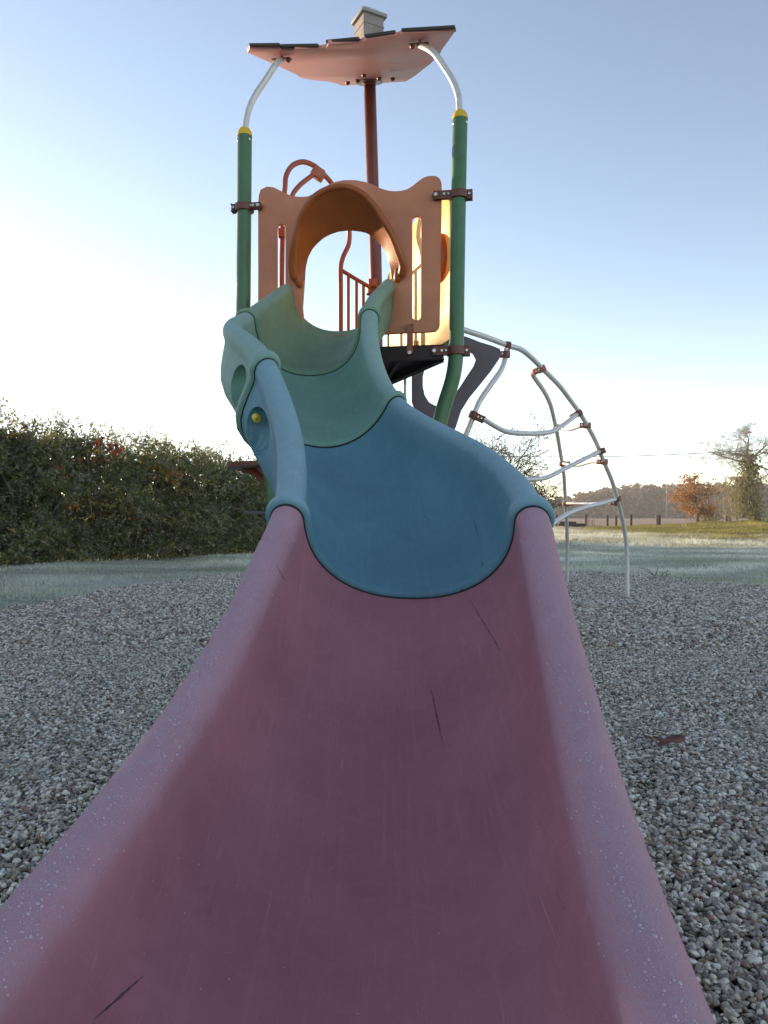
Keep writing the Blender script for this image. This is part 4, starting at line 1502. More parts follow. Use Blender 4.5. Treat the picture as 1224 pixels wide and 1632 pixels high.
# yellowing towards the sun-side top, frost-greyed on outer tips
frost_m = (rng.random(N_SH) < 0.30) & (depth_ < 0.3)
colr = np.where(frost_m[:, None], colr * 0.6 + np.array([0.12, 0.125, 0.105]), colr)
Vh, Fh, Ch = shoots(base, dr_, ln_, 15, 0.060, 0.48, rng, 0.22, colr)
mk_np('foliage', Vh, Fh, M['leaf'], hedge, col=Ch, kind='stuff')
n_c = 85000
s_ = np.where(rng.random(n_c) < 0.5, rng.uniform(0, hlen, n_c), rng.uniform(hlen * 0.38, hlen * 0.75, n_c))
dk_ = rng.uniform(0.30, 0.85, n_c)
zz = rng.uniform(0.02, 0.90, n_c) * hedge_top(s_)
cp = np.stack([hA[0] + hdir[0] * s_ + hback[0] * dk_ * 1.5, hA[1] + hdir[1] * s_ + hback[1] * dk_ * 1.5, zz], 1)
cl = pal[rng.choice([0, 1, 4], n_c)] * rng.uniform(0.7, 1.2, (n_c, 1))
Vc, Fcq = leaf_quads(cp, rng.normal(size=(n_c, 3)), rng.uniform(0.10, 0.20, n_c), 0.7, rng)
mk_np('inner_foliage', Vc, Fcq, M['leaf'], hedge, col=np.repeat(cl, 4, axis=0), kind='stuff')
# red creeper leaves in patches
pts, cols = [], []
for (u, v, n, sp) in [(165, 715, 22, .12), (188, 714, 24, .07), (115, 802, 40, .09), (262, 752, 18, .12), (268, 757, 20, .09), (240, 748, 14, .12), (95, 745, 14, .14), (280, 752, 12, .08), (208, 813, 12, .06)]:
    # find the hedge front along that ray
    k = (u - 612) / F
    d = (hA[0] - hA[1] * hdir[0] / hdir[1]) / (k - hdir[0] / hdir[1])
    p = np.array(P(u, v, d + 0.05))
    q = p + rng.normal(size=(n, 3)) * sp
    pts.append(q)
    c = np.array([0.42, 0.085, 0.035]) if rng.random() < 0.5 else np.array([0.46, 0.22, 0.06])
    cols.append(np.tile(c, (n, 1)) * rng.uniform(0.6, 1.3, (n, 1)))
pts = np.concatenate(pts)
cols = np.concatenate(cols)
Vr, Fr = leaf_quads(pts, rng.normal(size=(len(pts), 3)) + np.array([0, -0.4, -0.6]), rng.uniform(0.06, 0.11, len(pts)), 0.8, rng)
mk_np('red_leaves', Vr, Fr, M['leaf'], hedge, col=np.repeat(cols, 4, axis=0), kind='stuff')
# bare twigs standing out of the top, and inner stems
nt_ = 1500
st = rng.uniform(0, hlen * 0.62, nt_)
dp_ = rng.uniform(0.1, 0.9, nt_)
tb = np.stack([hA[0] + hdir[0] * st + hback[0] * dp_ * 1.5, hA[1] + hdir[1] * st + hback[1] * dp_ * 1.5, hedge_top(st) * rng.uniform(0.75, 0.97, nt_)], 1)
td = rng.normal(size=(nt_, 3)) * 0.45 + np.array([0, 0, 0.8])
tl = rng.uniform(0.15, 0.55, nt_)[:, None]
tt = tb + td * tl
Vt, Ft = twig_mesh(tb, tt, np.full(nt_, 0.004), np.full(nt_, 0.0015))
V2, F2 = twig_mesh(tb + td * tl * 0.5, tb + td * tl * 0.5 + rng.normal(size=(nt_, 3)) * 0.10 + np.array([0, 0, .05]), np.full(nt_, 0.003), np.full(nt_, 0.001))
V3, F3 = twig_mesh(tb + td * tl * 0.75, tb + td * tl * 0.75 + rng.normal(size=(nt_, 3)) * 0.07 + np.array([0, 0, .03]), np.full(nt_, 0.0025), np.full(nt_, 0.001))
ns = 700
ss_ = rng.uniform(0, hlen, ns)
dp2 = rng.uniform(0.2, 0.8, ns)
sb = np.stack([hA[0] + hdir[0] * ss_ + hback[0] * dp2 * 1.5, hA[1] + hdir[1] * ss_ + hback[1] * dp2 * 1.5, np.full(ns, -0.02)], 1)
se = sb + np.stack([rng.normal(size=ns) * 0.35, rng.normal(size=ns) * 0.35, hedge_top(ss_) * rng.uniform(0.5, 0.95, ns)], 1)
V4, F4 = twig_mesh(sb, se, rng.uniform(0.010, 0.024, ns), np.full(ns, 0.005))
Vs, Fs = [], []
o = 0
for a, b in ((Vt, Ft), (V2, F2), (V3, F3), (V4, F4)):
    Vs.append(a)
    Fs.append(b + o)
    o += len(a)
mk_np('stems', np.concatenate(Vs), np.concatenate(Fs), M['barkdark'], hedge, kind='stuff')
# leafy sprays along the skyline
nk = 900
sk = rng.uniform(hlen * 0.1, hlen * 0.6, nk)
dk = rng.uniform(0.15, 0.7, nk)
kb = np.stack([hA[0] + hdir[0] * sk + hback[0] * dk * 1.5, hA[1] + hdir[1] * sk + hback[1] * dk * 1.5, hedge_top(sk) * 0.94], 1)
kd = rng.normal(size=(nk, 3)) * 0.5 + np.array([0, 0, 0.9])
kd /= np.linalg.norm(kd, axis=1, keepdims=True)
ck = pal[rng.choice([1, 2, 3], nk)] * 1.1
Vk, Fk, Ck = shoots(kb, kd, rng.uniform(0.2, 0.75, nk), 17, 0.042, 0.42, rng, 0.35, ck)
mk_np('top_sprays', Vk, Fk, M['leaf'], hedge, col=Ck, kind='stuff')
# long arching bramble canes over the face and top
nb_ = 420
sk = rng.uniform(hlen * 0.12, hlen * 0.5, nb_)
dk = rng.uniform(-0.05, 0.55, nb_)
zk = hedge_top(sk) * np.where(rng.random(nb_) < 0.45, rng.uniform(0.85, 0.98, nb_), rng.uniform(0.25, 0.9, nb_))
kb = np.stack([hA[0] + hdir[0] * sk + hback[0] * dk * 1.5, hA[1] + hdir[1] * sk + hback[1] * dk * 1.5, zk], 1)
kd = rng.normal(size=(nb_, 3)) * 0.55 + np.array([-hback[0] * 0.35, -hback[1] * 0.35, 0.75])
kd /= np.linalg.norm(kd, axis=1, keepdims=True)
lk = rng.uniform(0.4, 0.95, nb_)
ck = pal[rng.choice([1, 2, 2, 3], nb_)] * 1.25
Vk, Fk, Ck = shoots(kb, kd, lk, 20, 0.050, 0.50, rng, 0.75, ck)
mk_np('canes', Vk, Fk, M['leaf'], hedge, col=Ck, kind='stuff')
tv, tf, o_ = [], [], 0
for j in range(5):
    t0, t1 = j / 5, (j + 1) / 5
    p0 = kb + kd * (lk * t0)[:, None] - np.array([0, 0, 1.0]) * (lk * 0.75 * t0 ** 2)[:, None]
    p1 = kb + kd * (lk * t1)[:, None] - np.array([0, 0, 1.0]) * (lk * 0.75 * t1 ** 2)[:, None]
    a_, b_ = twig_mesh(p0, p1, np.full(nb_, 0.0045), np.full(nb_, 0.0038))
    tv.append(a_)
    tf.append(b_ + o_)
    o_ += len(a_)
mk_np('cane_stems', np.concatenate(tv), np.concatenate(tf), M['canestem'], hedge, kind='stuff')

# ------------------------------------------------------------------ frosted grass
def grass_patch(name, xlo, xhi, ylo, yhi, n, hgt, wid, label, keep=None):
    x = rng.uniform(xlo, xhi, n)
    y = rng.uniform(ylo, yhi, n)
    k = ~in_pit(x + 0.07 * np.sin(y * 11 + 3 * np.sin(x * 7)) + rng.normal(size=n) * 0.05, y + 0.07 * np.sin(x * 13) + rng.normal(size=n) * 0.05)
    if keep is not None:
        k &= keep(x, y)
    # tufty density
    den = 0.55 + 0.45 * np.sin(x * 2.3 + np.sin(y * 1.9)) * np.sin(y * 2.9 + 0.7 * np.sin(x * 1.1))
    k &= rng.random(n) < np.clip(den, 0.25, 1)
    x, y = x[k], y[k]
    m = len(x)
    z = ground_z(x, y)
    tuft = 0.6 + 0.7 * (0.5 + 0.5 * np.sin(x * 5.1 + 2 * np.sin(y * 3.3)) * np.sin(y * 4.7 + x))
    big = 0.5 + 0.5 * np.sin(x * 1.3 + 2.1 * np.sin(y * 0.9)) * np.sin(y * 1.7 + 1.1 * np.sin(x * 0.8))
    h = hgt * rng.uniform(0.5, 1.2, m) * tuft * (0.6 + 0.9 * big)
    an = rng.uniform(0, 2 * math.pi, m)
    w = wid * rng.uniform(0.7, 1.3, m)
    lean = rng.normal(size=(m, 2)) * 0.55
    b = np.stack([x, y, z - 0.003], 1)
    s = np.stack([np.cos(an) * w, np.sin(an) * w, np.zeros(m)], 1)
    tip = b + np.stack([lean[:, 0] * h, lean[:, 1] * h, h], 1)
    V = np.stack([b - s, b + s, tip], 1).reshape(-1, 3)
    Ft_ = np.arange(3 * m).reshape(m, 3)
    thaw = np.clip((y - 23 + 2.5 * np.sin(x * 0.7) + 1.5 * np.sin(x * 1.9 + y)) / 6, 0, 1) * np.clip((x - 8.5 + np.sin(y * 0.8)) / 4, 0, 1)
    f = np.clip(0.55 + 0.35 * np.sin(x * 0.9 + 1.3 * np.sin(y * 0.8)) * np.sin(y * 1.4 + 0.3 * x) + rng.normal(size=m) * 0.22, 0, 1)[:, None]
    frost = np.array([0.28, 0.295, 0.19]) * (1 - f) + np.array([0.80, 0.79, 0.69]) * f
    green = np.array([0.075, 0.085, 0.022]) * (1 - f) + np.array([0.42, 0.37, 0.14]) * f
    c = frost * (1 - thaw[:, None]) + green * thaw[:, None]
    c = c * (0.72 + 0.5 * big[:, None])
    return mk_np(name, V, Ft_, M['grass'], col=np.repeat(c, 3, axis=0), kind='stuff', label=label, cat='grass')

grass_patch('grass', -9, 0.5, 4.5, 17.5, 230000, 0.050, 0.0045, 'frosted grass strip between hedge and gravel', keep=lambda x, y: (x - (hA[0] + (y - hA[1]) * hdir[0] / hdir[1])) > -0.1)
grass_patch('grass', 0.5, 14, 6.0, 20, 260000, 0.045, 0.0055, 'frosted lawn beyond the climbing frame, right of the slide')
grass_patch('grass', 1.5, 30, 20, 48, 300000, 0.105, 0.012, 'sunlit green and gold grass rise before the fence')

# ------------------------------------------------------------------ fence line and field
def ray_ground(u, v):
    k = (HY - v) / F
    d = 5.0
    for _ in range(60):
        z = float(ground_z((u - 612) / F * d, d))
        d2 = (H - z) / max(1e-5, -k)
        d = 0.5 * d + 0.5 * d2
    return d

def fence_post(u, v_top, v_base, rad, mat, label, lean=0.0, d=47.0, cat='fence post'):
    x = (u - 612) / F * d
    z0 = float(ground_z(x, d))
    z1 = H + (HY - v_top) / F * d
    pts = [Vector((x, d, z0 - 0.15)), Vector((x + lean * 0.5, d, (z0 + z1) / 2)), Vector((x + lean, d, z1))]
    V, Fc = tube_geo(smooth_path(pts, 3), rad, 8)
    o = mk('fence_post', V, Fc, mat, None, True, auto=40, label=label, cat=cat, group='field fence posts')
    return o
fence_post(968, 821, 841, 0.07, M['darkwood'], 'dark fence post left of a close pair, near the climbing frame leg', 0.02)
fence_post(982, 822, 840, 0.07, M['darkwood'], 'dark fence post just right of the climbing frame leg pair', 0.0)
fence_post(1006, 820, 841.5, 0.075, M['darkwood'], 'dark fence post on a mound right of the climbing frame', 0.0)
fence_post(1047.5, 821, 839, 0.085, M['wood'], 'pale thick half of the doubled fence post', -0.03)
fence_post(1050.8, 821, 839, 0.075, M['darkwood'], 'dark half of the doubled fence post', 0.03)
fence_post(1157.5, 818, 834, 0.12, M['wood'], 'tall pale thick fence post between orange tree and ivy tree', 0.0)
fence_post(1163.5, 825, 834, 0.06, M['wood'], 'short fence post right beside the tall pale one', 0.0)
fence_post(1174.5, 826, 833, 0.055, M['wood'], 'short fence post midway between tall post and ivy tree', 0.0)
fence_post(1195.5, 825, 833, 0.06, M['wood'], 'short fence post left of the ivy tree trunk', 0.0)
fence_post(887, 820.6, 842, 0.07, M['darkwood'], 'dark post at the left end of the log pile', 0.0)
fence_post(934, 820, 842, 0.085, M['darkwood'], 'dark post at the right end of the log pile', 0.0)
# stack of logs and a wire crate between those posts
dlg = 46.2
for j, (v, u0, u1, r) in enumerate([(839.5, 889, 931, .09), (836, 890, 933, .085), (839.7, 893, 936, .085), (833.2, 892, 918, .07)]):
    yy = dlg + (0.0 if j != 2 else -0.22)
    x0, x1 = (u0 - 612) / F * yy, (u1 - 612) / F * yy
    z = 0.09 + (0.16 if j == 1 else (0.29 if j == 3 else 0.0))
    V, Fc = tube_geo([Vector((x0, yy, z)), Vector(((x0 + x1) / 2, yy, z + 0.01)), Vector((x1, yy, z))], r, 10)
    mk('log', V, Fc, M['darkwood'], None, True, auto=40, label=['lower back log of the dark pile by the field', 'second log up in the dark pile by the field', 'front log lying at the foot of the dark pile', 'short top log on the dark pile by the field'][j], cat='log', group='logs by the field')
crate = empty('wire_crate', ((940 - 612) / F * 46.5, 46.5, 0), 'small wire crate beside the log pile at the field edge', 'crate')
cx = (940.5 - 612) / F * 46.5
cw, chh = 0.19, 0.56
for (sx, sy) in ((-1, -1), (1, -1), (1, 1), (-1, 1)):
    tube('crate_upright', [Vector((cx + sx * cw, 46.5 + sy * 0.2, 0)), Vector((cx + sx * cw, 46.5 + sy * 0.2, chh))], 0.016, M['wood'], crate, segs=6)
for k in range(5):
    z = 0.06 + k * (chh - 0.08) / 4
    lp = [Vector((cx - cw, 46.3, z)), Vector((cx + cw, 46.3, z)), Vector((cx + cw, 46.7, z)), Vector((cx - cw, 46.7, z)), Vector((cx - cw, 46.3, z))]
    g = merge([tube_geo([lp[i], lp[i + 1]], 0.010, 6) for i in range(4)])
    mk('crate_hoop', g[0], g[1], M['wood'], crate, True)

# ------------------------------------------------------------------ trees
def branch_tree(base, height, lean, seed, levels=4, r0=0.12, spread=0.9, n_child=4, trunk_frac=0.45, up=0.2, trunk_pts=None):
    rr = random.Random(seed)
    segs = []          # (p0, p1, r0, r1)
    tips = []
    def grow(p, d, length, r, lv):
        n = 4
        q = p.copy()
        dirn = d.copy()
        for i in range(n):
            step = length / n
            dirn = (dirn + Vector((rr.gauss(0, .14), rr.gauss(0, .14), rr.gauss(0, .10) + up * 0.12))).normalized()
            q2 = q + dirn * step
            r1 = r * (1 - 0.45 * (i + 1) / n)
            segs.append((q.copy(), q2.copy(), r * (1 - 0.45 * i / n), r1, lv))
            if lv > 0 and i >= 1:
                k = rr.choice((1, 2, 2)) if lv > 1 else rr.choice((1, 2, 3))
                for _ in range(k):
                    side = Vector((rr.gauss(0, 1), rr.gauss(0, 1), rr.gauss(0, 0.55))).normalized()
                    dd = (dirn * (1 - spread * 0.55) + side * spread).normalized()
                    grow(q2, dd, length * rr.uniform(0.5, 0.72), r1 * 0.55, lv - 1)
            q = q2
        tips.append(q)
    return segs, tips, grow

def segs_mesh(segs, sides=5, rmin=0.0):
    V, Fc = [], []
    for (a, b, ra, rb, lv) in segs:
        ra, rb = max(ra, rmin), max(rb, rmin)
        k = sides if lv > 1 else 3
        d = (b - a).normalized()
        ref = Vector((0, 0, 1)) if abs(d.z) < 0.9 else Vector((1, 0, 0))
        e = d.cross(ref).normalized()
        f = d.cross(e)
        o = len(V)
        for (p, r) in ((a, ra), (b, rb)):
            for j in range(k):
                an = 2 * math.pi * j / k
                V.append(p + (e * math.cos(an) + f * math.sin(an)) * r)
        for j in range(k):
            j2 = (j + 1) % k
            Fc.append((o + j, o + j2, o + k + j2, o + k + j))
    return V, Fc

# orange oak
d_o = 50.0
ox = (1111 - 612) / F * d_o
oz = float(ground_z(ox, d_o))
oak = empty('oak_tree', (ox, d_o, oz), 'small oak with orange brown autumn leaves by the field fence', 'tree')
def zpx(v, d):
    return H + (HY - v) / F * d
zt_ = zpx(744, d_o)
tr = smooth_path([Vector((ox, d_o, oz - 0.1)), Vector((ox + 0.02, d_o, oz + 0.9)), Vector((ox - 0.12, d_o, oz + 1.9)), Vector((ox - 0.22, d_o, zt_ - 0.6))], 4)
V, Fc = tube_geo(tr, [0.14 - 0.11 * i / (len(tr) - 1) for i in range(len(tr))], 9)
mk('trunk', V, Fc, M['bark'], oak, True)
rr = random.Random(4)
segs, lpos = [], []
for i in range(48):
    q = rr.uniform(0.22, 1.0)
    p = tr[min(len(tr) - 1, int(q * (len(tr) - 1)))]
    an = rr.uniform(0, 2 * math.pi)
    # crown outline: wide skirt low, narrow waist, tuft on top
    z_rel = (p.z - oz) / (zt_ - oz)
    w = float(np.interp(z_rel, [0.15, 0.3, 0.45, 0.62, 0.72, 0.85, 1.0], [1.2, 1.75, 1.9, 1.35, 1.6, 1.45, 0.5]))
    L_ = w * rr.uniform(0.55, 1.05)
    sx_ = math.cos(an)
    d = Vector((sx_ * (1.15 if sx_ < 0 else 0.9), math.sin(an), rr.uniform(0.0, 0.42)))
    e = p + d.normalized() * L_
    mid = p.lerp(e, 0.55) + Vector((0, 0, 0.08))
    segs.append((p, mid, 0.03, 0.018, 2))
    segs.append((mid, e, 0.018, 0.006, 2))
    for k in range(52):
        t = rr.uniform(0.3, 1.1)
        b = p.lerp(e, t)
        lpos.append(b + Vector((rr.gauss(0, .17), rr.gauss(0, .17), rr.gauss(0, .11))))
    for k in range(5):
        t = rr.uniform(0.3, 0.95)
        b = p.lerp(e, t)
        segs.append((b, b + Vector((rr.gauss(0, .25), rr.gauss(0, .25), rr.gauss(0.05, .16))), 0.010, 0.004, 1))
V, Fc = segs_mesh(segs)
mk('branches', V, Fc, M['bark'], oak, True, kind='stuff')
lp_ = np.array([tuple(p) for p in lpos])
oc = np.array([[0.42, 0.215, 0.075], [0.32, 0.155, 0.055], [0.48, 0.28, 0.10], [0.24, 0.115, 0.055]])[rng.choice(4, len(lp_), p=[.4, .25, .2, .15])] * rng.uniform(.75, 1.2, (len(lp_), 1))
V, Fq_ = leaf_quads(lp_, rng.normal(size=lp_.shape) + np.array([0, 0, -.3]), rng.uniform(0.10, 0.20, len(lp_)), 0.6, rng)
mk_np('crown', V, Fq_, M['leaf_tree'], oak, col=np.repeat(oc, 4, axis=0), kind='stuff')

# small orange sapling and scrub right of the oak
def scrub(name, u, d, hgt, wid, cols, n, label, cat, lsize=0.12):
    x = (u - 612) / F * d
    z0 = float(ground_z(x, d))
    e = empty(name, (x, d, z0), label, cat)
    nb = 26
    b0 = np.tile(np.array([[x, d, z0 - 0.05]]), (nb, 1)) + rng.normal(size=(nb, 3)) * np.array([0.15, 0.15, 0])
    tp = b0 + np.stack([rng.normal(size=nb) * wid * 0.6, rng.normal(size=nb) * wid * 0.6, hgt * rng.uniform(0.5, 1.05, nb)], 1)
    V, Fq_ = twig_mesh(b0, tp, np.full(nb, 0.02), np.full(nb, 0.005))
    mk_np('stems', V, Fq_, M['bark'], e, kind='stuff')
    k = rng.integers(0, nb, n)
    t = rng.uniform(0.35, 1.0, n)[:, None]
    lp_ = b0[k] * (1 - t) + tp[k] * t + rng.normal(size=(n, 3)) * 0.12 * wid
    cc_l = np.array(cols)[rng.integers(0, len(cols), n)] * rng.uniform(.7, 1.25, (n, 1))
    V, Fq_ = leaf_quads(lp_, rng.normal(size=(n, 3)), rng.uniform(.6, 1.2, n) * lsize, 0.55, rng)
    mk_np('crown', V, Fq_, M['leaf_tree'], e, col=np.repeat(cc_l, 4, axis=0), kind='stuff')
scrub('sapling', 1129, 50.5, 1.35, 0.5, [(0.40, .18, .06), (.3, .16, .06), (.2, .14, .06)], 420, 'low orange leaved sapling at the right foot of the oak', 'sapling')
scrub('bush', 1136, 49.5, 0.55, 1.3, [(0.20, .19, .08), (.28, .24, .12), (.12, .12, .05)], 700, 'low olive scrub below the orange sapling', 'bush', 0.10)

# ivy-covered tree with bare crown at the right edge
d_i = 44.0
ipx = [(1207, 838), (1204, 815), (1198, 795), (1193, 770), (1194, 750), (1196, 742), (1192, 730)]
ip = [P(u, v, d_i) for u, v in ipx]
ip[0].z = float(ground_z(ip[0].x, d_i)) - 0.1
ivy = empty('ivy_tree', (ip[0].x, d_i, float(ground_z(ip[0].x, d_i))), 'leaning ivy covered tree with bare twiggy crown at the right edge', 'tree')
tr = smooth_path(ip, 4)
V, Fc = tube_geo(tr, [0.24 - 0.13 * i / (len(tr) - 1) for i in range(len(tr))], 9)
mk('trunk', V, Fc, M['bark'], ivy, True)
segs, tips, grow = branch_tree(None, 0, 0, 5, up=0.0, spread=0.85)
for (st_, tgt, r) in [(tr[-1], P(1160, 712, 44), .07), (tr[-1], P(1187, 700, 44), .07), (tr[-3], P(1140, 735, 44.5), .06), (tr[-2], P(1224, 712, 43.5), .07), (tr[-4], P(1245, 748, 43.5), .06), (tr[-1], P(1175, 715, 45.5), .05), (tr[-2], P(1210, 715, 42.5), .05)]:
    d = tgt - st_
    grow(st_, d.normalized(), d.length * 1.05, r, 4)
V, Fc = segs_mesh(segs, 5, 0.0042)
mk('branches', V, Fc, M['palebark'], ivy, True, kind='stuff')
n = 2300
k = rng.integers(0, len(tr), n)
tp = np.array([tuple(p) for p in tr])[k]
wid = np.interp(k, [0, len(tr) * .4, len(tr) - 1], [0.25, 0.42, 0.30])[:, None]
lp_ = tp + rng.normal(size=(n, 3)) * wid * np.array([.75, .75, 1.0])
lc = np.array([[0.19, 0.20, 0.05], [0.28, 0.27, 0.075], [0.12, 0.135, 0.04], [0.36, 0.33, 0.12]])[rng.integers(0, 4, n)]
V, Fq_ = leaf_quads(lp_, rng.normal(size=(n, 3)) + np.array([0, -.3, -.6]), rng.uniform(.10, .19, n), 0.75, rng)
mk_np('ivy', V, Fq_, M['leaf_tree'], ivy, col=np.repeat(lc, 4, axis=0), kind='stuff')
# hanging withered sprays about the trunk
n = 3600
an = rng.uniform(0, 2 * math.pi, n)
rad_ = np.abs(rng.normal(size=n)) * 0.72
cxy = np.array([tuple(P(1187, 790, 44.0))])
zr = rng.uniform(0, 1, n)
lp_ = np.stack([cxy[0, 0] + np.cos(an) * rad_ - 0.1, 44.0 + np.sin(an) * rad_, zpx(822, 44) + zr ** 0.8 * (zpx(757, 44) - zpx(822, 44))], 1)
lc = np.array([[0.27, 0.245, 0.125], [0.34, 0.30, 0.165], [0.20, 0.175, 0.10]])[rng.integers(0, 3, n)]
V, Fq_ = leaf_quads(lp_, rng.normal(size=(n, 3)) * .35 + np.array([0, 0, -1.0]), rng.uniform(.12, .30, n), 0.22, rng)
mk_np('hanging_sprays', V, Fq_, M['leaf_tree'], ivy, col=np.repeat(lc, 4, axis=0), kind='stuff')

# bare shrubs showing past the slide's right rail
def bare_shrub(u, v_top, d, label, seed, wide=1.0):
    x = (u - 612) / F * d
    z0 = float(ground_z(x, d))
    z1 = zpx(v_top, d)
    e = empty('bare_shrub', (x, d, z0), label, 'shrub', 'bare shrubs behind the slide')
    segs, tips, grow = branch_tree(None, 0, 0, seed, up=0.5, spread=0.8)
    hh = z1 - z0
    stem_end = Vector((x, d, z0 + hh * 0.30))
    V, Fc = tube_geo([Vector((x, d, z0 - .1)), Vector((x + .02, d, z0 + hh * .15)), stem_end], [0.07, .06, .05], 7)
    mk('trunk', V, Fc, M['barkdark'], e, True)
    rr = random.Random(seed)
    for i in range(7):
        dd = Vector((rr.gauss(0, .45) * wide, rr.gauss(0, .45), 1)).normalized()
        grow(stem_end, dd, hh * rr.uniform(.42, .68), .04, 3)
    V, Fc = segs_mesh(segs, 5, 0.006)
    mk('branches', V, Fc, M['barkdark'], e, True, kind='stuff')
    tp = np.array([tuple(t) for t in tips])
    n = min(1500, len(tp))
    k = rng.integers(0, len(tp), n)
    lp_ = tp[k] + rng.normal(size=(n, 3)) * 0.02
    lc = np.array([[0.055, .065, .04], [.08, .085, .05], [.05, .045, .03]])[rng.integers(0, 3, n)]
    V, Fq_ = leaf_quads(lp_, rng.normal(size=(n, 3)), rng.uniform(.05, .09, n), .5, rng)
    mk_np('crown', V, Fq_, M['leaf'], e, col=np.repeat(lc, 4, axis=0), kind='stuff')
bare_shrub(806, 706, 27.0, 'taller twiggy shrub showing above the blue slide rail', 3)
bare_shrub(846, 778, 28.5, 'low twiggy shrub peeking out beside the blue collar', 12, 0.9)

# wooded ridge beyond the field: reads as one mass
fx_, fc_ = [], []
N_T = 800
xs = rng.uniform(-190, 330, N_T)
for i, x in enumerate(xs):
    row = rng.random()
    y = 225 + row * 45
    px_u = 612 + F * x / y
    zt = float(np.interp(px_u, [-400, 600, 860, 900, 960, 1000, 1060, 1300, 2400], [6, 5.6, 5.2, 6.4, 8.8, 10.4, 10.2, 10.6, 11])) * (0.86 + 0.10 * row + 0.16 * rng.random())
    n = 230
    r = rng.uniform(1.9, 3.6)
    ph = rng.uniform(0, 2 * math.pi, n)
    zz = rng.uniform(0.0, 1, n)
    prof = np.sqrt(np.clip(1 - (zz * 1.55 - 0.62) ** 2, 0.05, 1))
    rad_ = r * prof * np.sqrt(rng.uniform(0.25, 1, n))
    fx_.append(np.stack([x + np.cos(ph) * rad_, y + np.sin(ph) * rad_, 0.2 + zz * (zt - 0.3)], 1))
    tc = np.array([[0.125, 0.100, 0.060], [0.165, 0.125, 0.072], [0.205, 0.140, 0.085], [0.095, 0.086, 0.050], [0.225, 0.155, 0.095]])[rng.integers(0, 5)]
    fc_.append(np.tile(tc, (n, 1)) * rng.uniform(0.7, 1.3, (n, 1)))
fx_ = np.concatenate(fx_)
fc_ = np.concatenate(fc_)
V, Fq_ = leaf_quads(fx_, rng.normal(size=fx_.shape), rng.uniform(.9, 1.9, len(fx_)), 0.8, rng)
mk_np('woodland', V, Fq_, M['leaf_far'], col=np.repeat(fc_, 4, axis=0), kind='stuff', label='brown autumn woodland along the far edge of the field', cat='woodland')
for j, (u, v0, v1, d) in enumerate([(1062, 764, 815, 222), (1127, 783, 812, 222), (1139, 788, 810, 222), (1153, 790, 815, 222)]):
    a, b = P(u, v1, d), P(u + 0.6, v0, d)
    a.z = -0.1
    V, Fc = tube_geo([a, a.lerp(b, .5), b], [0.22, .18, .07], 7)
    e = mk('birch_trunk', V, Fc, M['chim'], None, True, label=['tallest pale bare trunk, left of the oak', 'pale bare trunk just right of the oak crown', 'thin pale trunk between oak and tall fence post', 'pale trunk above the tall fence post'][j] + ' in the far wood', cat='tree', group='pale trunks in the far wood')

# overhead wire and the pole that carries it, behind the slide
wp = [P(690, 722, 46), P(760, 726.5, 46), P(840, 728, 46), P(930, 728, 46), P(1000, 727, 46), P(1070, 724.5, 46), P(1140, 721, 46), P(1250, 714, 46), P(1500, 690, 46)]
tube('overhead_wire', wp, 0.024, M['wire'], None, segs=6, n_per=4, label='thin overhead wire crossing the sky towards the ivy tree', cat='wire')
a = P(690, 716, 46)
V, Fc = tube_geo([Vector((a.x, 46, -0.2)), Vector((a.x, 46, a.z * .5)), Vector((a.x, 46, a.z + 0.3))], [0.13, .115, .10], 10)
mk('utility_pole', V, Fc, M['wood'], None, True, auto=40, label='wooden utility pole behind the slide at the end of the wire', cat='pole')

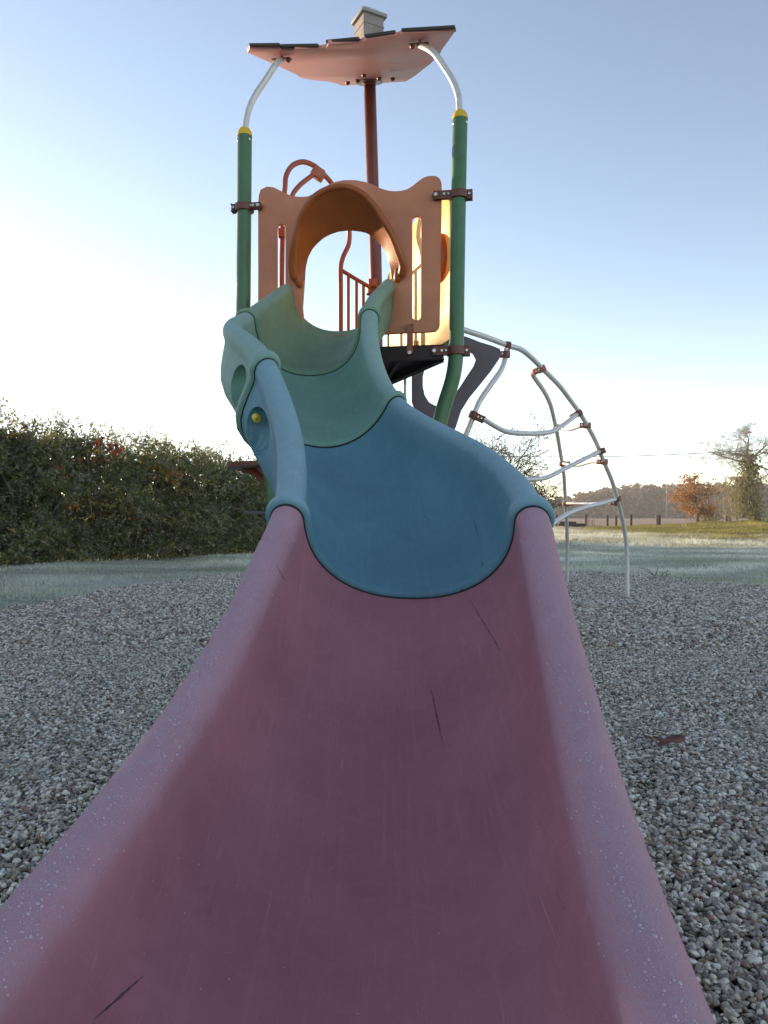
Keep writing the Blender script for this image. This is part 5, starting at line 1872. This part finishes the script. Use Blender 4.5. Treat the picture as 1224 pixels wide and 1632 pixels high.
# ------------------------------------------------------------------ small things on the gravel
def fallen_leaf(u, v, size, rot, label):
    d = ray_ground(u, v)
    c = P(u, v, d)
    n = 22
    V, Fc = [], []
    for i in range(n):
        a = 2 * math.pi * i / n
        r = size * (0.55 + 0.45 * abs(math.cos(a * 2.5)) ** 0.7) * (1.25 if abs(math.cos(a)) > 0.8 else 0.85)
        x, y = r * math.cos(a), r * 0.62 * math.sin(a)
        xr, yr = x * math.cos(rot) - y * math.sin(rot), x * math.sin(rot) + y * math.cos(rot)
        V.append(Vector((c.x + xr, c.y + yr, 0.070 + 0.006 * math.sin(3 * a) + 0.006 * (r / size) + 0.30 * yr)))
    V.append(Vector((c.x, c.y, 0.070)))
    Fc = [(i, (i + 1) % n, n) for i in range(n)]
    V += [p - Vector((0, 0, 0.0008)) for p in V[:n + 1]]
    Fc += [((i + 1) % n + n + 1, i + n + 1, 2 * n + 1) for i in range(n)]
    Fc += [(i, i + n + 1, (i + 1) % n + n + 1, (i + 1) % n) for i in range(n)]
    mk('fallen_leaf', V, Fc, M['fallen'], None, True, label=label, cat='leaf')
fallen_leaf(1066, 1216, 0.046, 0.2, 'brown curled fallen leaf lying on the gravel right of the slide')
# dead weed at the gravel's far edge
d_w = 9.5
wx = (1050 - 612) / F * d_w
segs = []
rr = random.Random(2)
for i in range(9):
    a = Vector((wx + rr.gauss(0, .03), d_w + rr.gauss(0, .03), 0))
    b = a + Vector((rr.gauss(0, .10), rr.gauss(0, .05), rr.uniform(.05, .13)))
    segs.append((a, b, .006, .003, 1))
    segs.append((b, b + Vector((rr.gauss(0, .06), 0, rr.uniform(-.02, .05))), .004, .002, 1))
V, Fc = segs_mesh(segs)
mk('dead_weed', V, Fc, M['barkdark'], None, True, label='small dark dead weed at the far edge of the gravel', cat='weed', kind='stuff')

# ------------------------------------------------------------------ morning air
hz_m = bpy.data.materials.new('haze_air')
hz_m.use_nodes = True
hn = hz_m.node_tree
hn.nodes.clear()
ho = hn.nodes.new('ShaderNodeOutputMaterial')
hv = hn.nodes.new('ShaderNodeVolumePrincipled')
hv.inputs['Color'].default_value = (0.93, 0.93, 0.95, 1)
hv.inputs['Density'].default_value = 0.0009
hv.inputs['Anisotropy'].default_value = 0.3
hn.links.new(hv.outputs[0], ho.inputs['Volume'])
HAZE = True
if HAZE:
    g = box_geo(Vector((60, 130, 6.25)), Vector((300, 0, 0)), Vector((0, 190, 0)), Vector((0, 0, 7.25)))
    mk('haze', g[0], g[1], hz_m, None, False, kind='stuff')
